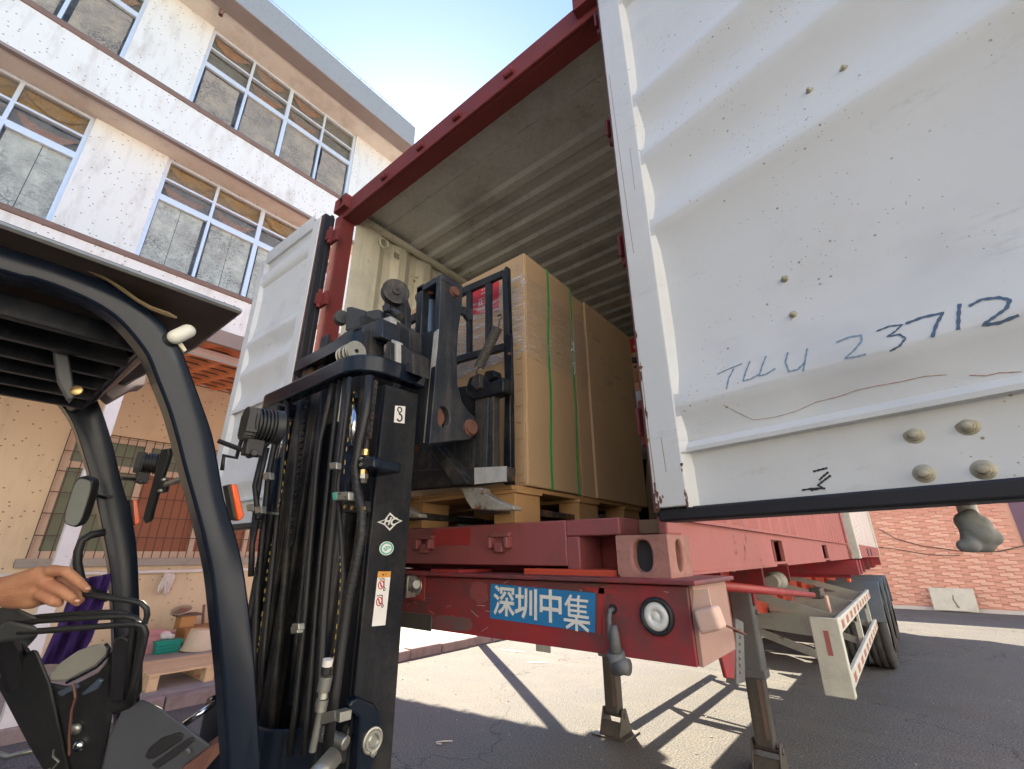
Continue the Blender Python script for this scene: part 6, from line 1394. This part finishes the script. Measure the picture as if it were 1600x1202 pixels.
# ================================================================== PEOPLE
def person(name, label, parts, voxel, m_=M['skin']):
    b = B()
    for p in parts:
        if p[0] == 'c': b.capsule(*p[1:])
        else: b.blob(*p[1:], n=18, m=12)
    o = obj(name, b, m_)
    md = o.modifiers.new('skin', 'REMESH'); md.mode = 'VOXEL'; md.voxel_size = voxel; md.use_smooth_shade = True
    md = o.modifiers.new('smooth', 'SMOOTH'); md.iterations = 4; md.factor = .45
    return tag(o, label, 'person')
def wear(name, parts, m_, par, voxel):
    b = B()
    for p in parts:
        if p[0] == 'c': b.capsule(*p[1:])
        else: b.blob(*p[1:], n=18, m=12)
    o = obj(name, b, M[m_], par)
    md = o.modifiers.new('skin', 'REMESH'); md.mode = 'VOXEL'; md.voxel_size = voxel; md.use_smooth_shade = True
    md = o.modifiers.new('smooth', 'SMOOTH'); md.iterations = 4; md.factor = .5
    return o
# the driver: hand on the lever
dh = 1.045
hx = lambda px, py, d=dh: D(px, py, d)
r_ = random.Random(1)
wrist = hx(2, 922, 1.05); kn = hx(78, 905, 1.035)
P = []
elbow = Vector((1.44, -1.52, 1.27)); shoulder = Vector((1.49, -1.93, 1.50))
P += [('c', wrist, hx(-40, 925, 1.06), .029, .032), ('c', hx(-40, 925, 1.06), elbow, .032, .042), ('c', elbow, shoulder, .042, .052)]
# palm : a run of overlapping ellipsoids, knuckle line rising to the right
for (a, c, ra, rb) in (((8, 920), (72, 902), .029, .022), ((8, 926), (62, 922), .028, .024), ((20, 934), (52, 935), .024, .023), ((20, 912), (60, 897), .022, .018)):
    P.append(('c', hx(*a, 1.045), hx(*c, 1.035), ra, rb))
# index finger: knuckle up, reaching over the lever tip
def fing(pts, rs):
    for (a, c), (ra, rb) in zip(zip(pts, pts[1:]), zip(rs, rs[1:])): P.append(('c', hx(*a), hx(*c), ra, rb))
fing([(80, 892, 1.03), (103, 893, 1.02), (122, 908, 1.02), (136, 921, 1.028)], [.0135, .0115, .0105, .0085])
fing([(76, 903, 1.045), (98, 908, 1.045), (116, 924, 1.05), (126, 938, 1.055)], [.0135, .0115, .0105, .009])
fing([(72, 912, 1.025), (96, 923, 1.015), (112, 934, 1.02), (121, 942, 1.03)], [.0135, .012, .0105, .0085])
fing([(64, 928, 1.02), (82, 940, 1.01), (92, 943, 1.018), (86, 936, 1.035)], [.0125, .0105, .0095, .008])
fing([(36, 940, 1.07), (60, 938, 1.085), (88, 934, 1.08), (108, 930, 1.07)], [.016, .0135, .012, .009])
# rest of the seated body, mostly outside the frame
hip = Vector((1.30, -2.08, 1.02)); neck = Vector((1.30, -2.12, 1.58)); head = Vector((1.30, -2.06, 1.74)); ls = Vector((1.11, -1.97, 1.50)); le = Vector((1.02, -1.68, 1.24)); lw = Vector((1.12, -1.52, 1.24))
P += [('b', hip, (.17, .13, .13)), ('c', hip, Vector((1.30, -2.13, 1.36)), .14, .15), ('c', Vector((1.14, -2.12, 1.47)), Vector((1.46, -2.10, 1.47)), .085, .085), ('c', neck-Vector((0, 0, .1)), neck+Vector((0, .01, .05)), .06, .056), ('b', head, (.075, .095, .115)), ('c', head+Vector((0, .06, -.06)), head+Vector((0, .05, -.08)), .05, .045), ('c', head+Vector((0, .095, -.0)), head+Vector((0, .106, -.025)), .011, .015),
      ('b', head+Vector((.076, -.005, -.01)), (.012, .022, .032)), ('b', head+Vector((-.076, -.005, -.01)), (.012, .022, .032)), ('c', Vector((1.46, -2.10, 1.48)), shoulder, .07, .055), ('c', Vector((1.14, -2.12, 1.48)), ls, .07, .055), ('c', ls, le, .052, .042), ('c', le, lw, .04, .03), ('b', lw+Vector((.01, .05, .01)), (.035, .05, .025))]
for s_ in (-1, 1):
    kneeP = Vector((1.30+s_*.13, -1.66, 1.02)); ank = Vector((1.30+s_*.12, -1.56, .68)); P += [('c', hip+Vector((s_*.09, 0, 0)), kneeP, .09, .062), ('c', kneeP, ank, .06, .042), ('c', ank, ank+Vector((0, .17, -.03)), .04, .034)]
dv = person('person', 'forklift driver with bare forearm, hand gripping the black lever', P, .0042)
S_ = [('c', elbow.lerp(shoulder, .30), shoulder, .056, .066), ('c', shoulder, Vector((1.42, -2.10, 1.49)), .07, .09), ('c', hip+Vector((0, 0, -.02)), Vector((1.30, -2.13, 1.36)), .155, .168), ('c', Vector((1.13, -2.12, 1.46)), Vector((1.47, -2.10, 1.46)), .098, .098), ('c', ls, Vector((1.16, -2.1, 1.48)), .066, .09), ('c', ls, ls.lerp(le, .6), .064, .056)]
wear('shirt', S_, 'cloth_navy', dv, .012)
T_ = [('b', hip, (.185, .145, .14))]
for s_ in (-1, 1):
    kneeP = Vector((1.30+s_*.13, -1.66, 1.02)); ank = Vector((1.30+s_*.12, -1.56, .74)); T_ += [('c', hip+Vector((s_*.09, 0, 0)), kneeP, .10, .074), ('c', kneeP, ank, .073, .056)]
wear('trousers', T_, 'cloth_black', dv, .012)
wear('hair', [('b', head+Vector((0, -.018, .03)), (.082, .095, .10))], 'hair', dv, .01)
for s_ in (-1, 1): obj('eye', B().blob(head+Vector((s_*.03, .085, .005)), .012), M['ink_black'], dv, smooth=True)
for q, d_ in (((137, 920), 1.019), ((121, 939), 1.016)):
    obj('fingernail', B().blob(D(*q, d_), (.0045, .0055, .0035)), M['nail'], dv, smooth=True)
# the worker standing behind the cartons, only a sliver shows
wp = Y(994, 600, 2.3); fx = wp.x; zf = 1.597; hd = Y(993, 588, 2.3)
wx = fx+.015
hz = 2.99
hd = Vector((wx, 2.3, Y(993, 580, 2.3).z)); s0 = hd.z-.24
P = [('b', hd, (.075, .095, .115)), ('c', hd+Vector((0, -.06, -.06)), hd+Vector((0, -.05, -.08)), .05, .045), ('c', hd+Vector((0, -.095, 0)), hd+Vector((0, -.106, -.025)), .011, .015), ('c', (wx, 2.31, s0-.02), (wx, 2.3, s0+.1), .06, .056),
     ('c', (wx-.16, 2.32, s0-.05), (wx+.16, 2.32, s0-.05), .075, .075), ('c', (wx, 2.32, s0-.12), (wx, 2.32, zf+.80), .15, .13), ('b', (wx+.076, 2.3, hd.z-.01), (.012, .022, .03))]
sh_ = [('c', (wx-.16, 2.32, s0-.05), (wx+.16, 2.32, s0-.05), .09, .09), ('c', (wx, 2.32, s0-.12), (wx, 2.32, zf+.78), .168, .15)]
tr_ = [('b', (wx, 2.32, zf+.80), (.17, .13, .12))]
for s_ in (-1, 1):
    a = Vector((wx+s_*.2, 2.32, s0-.06)); e_ = a+Vector((s_*.05, .02, -.27)); h__ = e_+Vector((-s_*.02, -.13, -.2)); P += [('c', a, e_, .052, .042), ('c', e_, h__, .04, .03), ('b', h__+Vector((0, -.03, -.05)), (.03, .035, .055))]
    sh_ += [('c', a, a.lerp(e_, .55), .066, .058)]
    hp = Vector((wx+s_*.09, 2.32, zf+.78)); kn_ = Vector((wx+s_*.1, 2.31, zf+.44)); an = Vector((wx+s_*.1, 2.33, zf+.05)); P += [('c', hp, kn_, .085, .058), ('c', kn_, an, .055, .04), ('c', an, an+Vector((0, -.15, -.015)), .038, .03)]
    tr_ += [('c', hp, kn_, .096, .07), ('c', kn_, an+Vector((0, 0, .05)), .068, .055)]
wk = person('person', 'worker in a pale printed T-shirt standing deep inside the container', P, .011)
wear('shirt', sh_, 'cloth_white', wk, .014); wear('trousers', tr_, 'cloth_black', wk, .014); wear('hair', [('b', hd+Vector((0, .02, .035)), (.082, .095, .095)), ('b', hd+Vector((0, -.055, .075)), (.068, .045, .04))], 'hair', wk, .012)
for s_ in (-1, 1): obj('eye', B().blob(hd+Vector((s_*.03, -.086, .005)), .012), M['ink_black'], wk, smooth=True)
for k in range(4): obj('shirt_print', B().box(wx+.02, wx+.11, 2.150, 2.153, s0-.24-k*.018, s0-.23-k*.018), M['ink_black'], wk)

# ================================================================== THINGS ON THE PAVEMENT BY THE WALL
xw = -6.2
pallet('flat pale wooden pallet lying on the pavement by the kerb', -4.5, -3.62, .53, 1.73, SWZ, 'wood_pale', nslat=9, h=.16)
def at(px, py, x): return X(px, py, x)
# orange-brown wooden bench crate
a = at(262, 1000, -6.3); c = at(345, 984, -6.3)
t = thing('wooden_crate', 'long low orange wooden crate against the tiled wall', 'crate', (-6.45, a.y+.6, SWZ))
z1 = at(300, 984, -6.3).z
b = B().box(-6.75, -6.3, a.y+.22, a.y+1.5, SWZ+.06, z1); obj('body', b, M['wood_orange'], t, bevel=.006)
for yy in (a.y+.26, a.y+1.4): obj('foot', B().box(-6.7, -6.35, yy, yy+.07, SWZ, SWZ+.07), M['batten'], t)
obj('top_board', B().box(-6.78, -6.27, a.y+.19, a.y+1.53, z1, z1+.025), M['wood'], t, bevel=.004)
a = at(279, 984, -6.45); c = at(307, 962, -6.45)
bx = thing('wooden_box', 'small dark orange wooden box standing on the long crate', 'box', (-6.5, (a.y+c.y)/2, z1+.025))
obj('body', B().box(-6.7, -6.45, a.y, c.y, z1+.026, c.z), M['wood_orange'], bx, bevel=.006); obj('rim', B().box(-6.72, -6.43, a.y-.06, c.y+.08, c.z, c.z+.03), M['batten'], bx, bevel=.004)
q = at(284, 957, -6.52); zl = c.z+.03
ld_ = thing('pot_lid', 'round metal pot lid tilted on top of the orange box', 'lid', q)
T2 = Vector((.35, -.25, 1)).normalized(); q = Vector((-6.56, q.y, zl+.055))
obj('disc', B().lathe(q, T2, [(0, 0), (0, .14), (.012, .15), (.02, .145), (.035, .09), (.04, .04), (.055, .035), (.055, 0)], 28), M['steel_lid'], ld_, smooth=True)
def vessel(name, label, cat, c, r0, r1, h, m_, sy=1, tilt=(0, 0, 1)):
    o = obj(name, B().lathe(c, tilt, [(0, 0), (0, r0), (h, r1), (h+.01, r1+.015), (h+.015, r1), (h-.01, r1-.012), (.012, r0-.012), (.012, 0)], 26), M[m_], smooth=False)
    tag(o, label, cat); return o
a = at(238, 1012, -6.4); vessel('plastic_basin', 'wide pink plastic basin on the pavement by the wall', 'basin', (-6.35, a.y-.15, SWZ), .28, .36, .24, 'basin_pink')
a = at(254, 1018, -6.1); b = B(); z0 = SWZ
bb = thing('plastic_basket', 'teal green plastic basket in front of the pink basin', 'basket', (-6.0, a.y, SWZ))
w_ = .17
b = B().slab([(-6.12, a.y-w_*.8, z0), (-6.12, a.y+w_*.8, z0), (-6.12, a.y+w_, z0+.16), (-6.12, a.y-w_, z0+.16)], (.02, 0, 0)).slab([(-5.92, a.y-w_*.8, z0), (-5.92, a.y+w_*.8, z0), (-5.88, a.y+w_, z0+.16), (-5.88, a.y-w_, z0+.16)], (.015, 0, 0))
b.box(-6.12, -5.91, a.y-w_*.8, a.y+w_*.8, z0, z0+.012).slab([(-6.12, a.y-w_*.8, z0), (-5.9, a.y-w_*.8, z0), (-5.87, a.y-w_, z0+.16), (-6.12, a.y-w_, z0+.16)], (0, .012, 0)).slab([(-6.12, a.y+w_*.8, z0), (-5.9, a.y+w_*.8, z0), (-5.87, a.y+w_, z0+.16), (-6.12, a.y+w_, z0+.16)], (0, -.012, 0))
obj('body', b, M['teal'], bb); obj('rim', B().box(-6.13, -5.865, a.y-w_-.01, a.y+w_+.01, z0+.16, z0+.175), M['teal'], bb, bevel=.004)
for k in range(3): obj('rib', B().box(-5.893+.01*k, -5.878+.01*k, a.y-w_*.85, a.y+w_*.85, z0+.03+.045*k, z0+.045+.045*k), M['teal'], bb)
q = at(256, 990, -6.1); obj_ = obj('cloth_wad', B().blob((-6.02, q.y, z0+.235), (.075, .075, .06)).blob((-6.0, q.y+.07, z0+.21), (.04, .06, .035)), M['glove_white'], smooth=True); md = obj_.modifiers.new('r', 'REMESH'); md.mode = 'VOXEL'; md.voxel_size = .012; tag(obj_, 'crumpled white cloth wad sitting in the teal basket', 'cloth')
a = at(300, 1020, -5.9)
cs = thing('plastic_bucket', 'cream upturned plastic bucket beside the long orange crate', 'bucket', (-5.85, a.y, SWZ))
h_b = at(305, 984, -5.85).z-SWZ
obj('body', B().lathe((-5.85, a.y+.03, SWZ), (0, .08, 1), [(0, .0), (0, .20), (.02, .205), (h_b-.02, .155), (h_b, .14), (h_b, 0)], 26), M['cream_plastic'], cs, smooth=False, bevel=.006); obj('rim', B().lathe((-5.85, a.y+.03, SWZ), (0, .08, 1), [(.0, .2), (.0, .215), (.02, .215), (.025, .203)], 26), M['cream_plastic'], cs)
a = at(319, 945, -6.75); c = at(313, 985, -6.75); po = obj('dark_pole', B().tube([a, Vector((-6.6, c.y, SWZ))], .022, 8), M['brown_strip']); tag(po, 'thin dark pole propped against the wall behind the crate', 'pole')
# white rag over the pipe
rx = WX+.09; b = B()
def rag(px0, px1, pb0, pb1, y0_, y1_):
    def f(u, v):
        p = at(px0+(px1-px0)*u+((pb0-px0)+(pb1-px1-pb0+px0)*u)*v+1.5*math.sin(v*7+u*5), y0_+(y1_-y0_)*v+3*math.sin(u*6)*v, rx+.02*math.sin(u*9+v*2)); return p
    return f
b.sheet(rag(257, 266, 244, 254, 895, 926), 7, 10); b.sheet(rag(262, 271, 255, 264, 896, 929), 7, 10); b.sheet(rag(264, 272, 262, 271, 896, 912), 5, 6)
o_ = obj('white_rag', b, M['glove_white'], smooth=True); o_.modifiers.new('s', 'SOLIDIFY').thickness = .01; tag(o_, 'white rag glove hung over the pipe on the wall', 'rag')
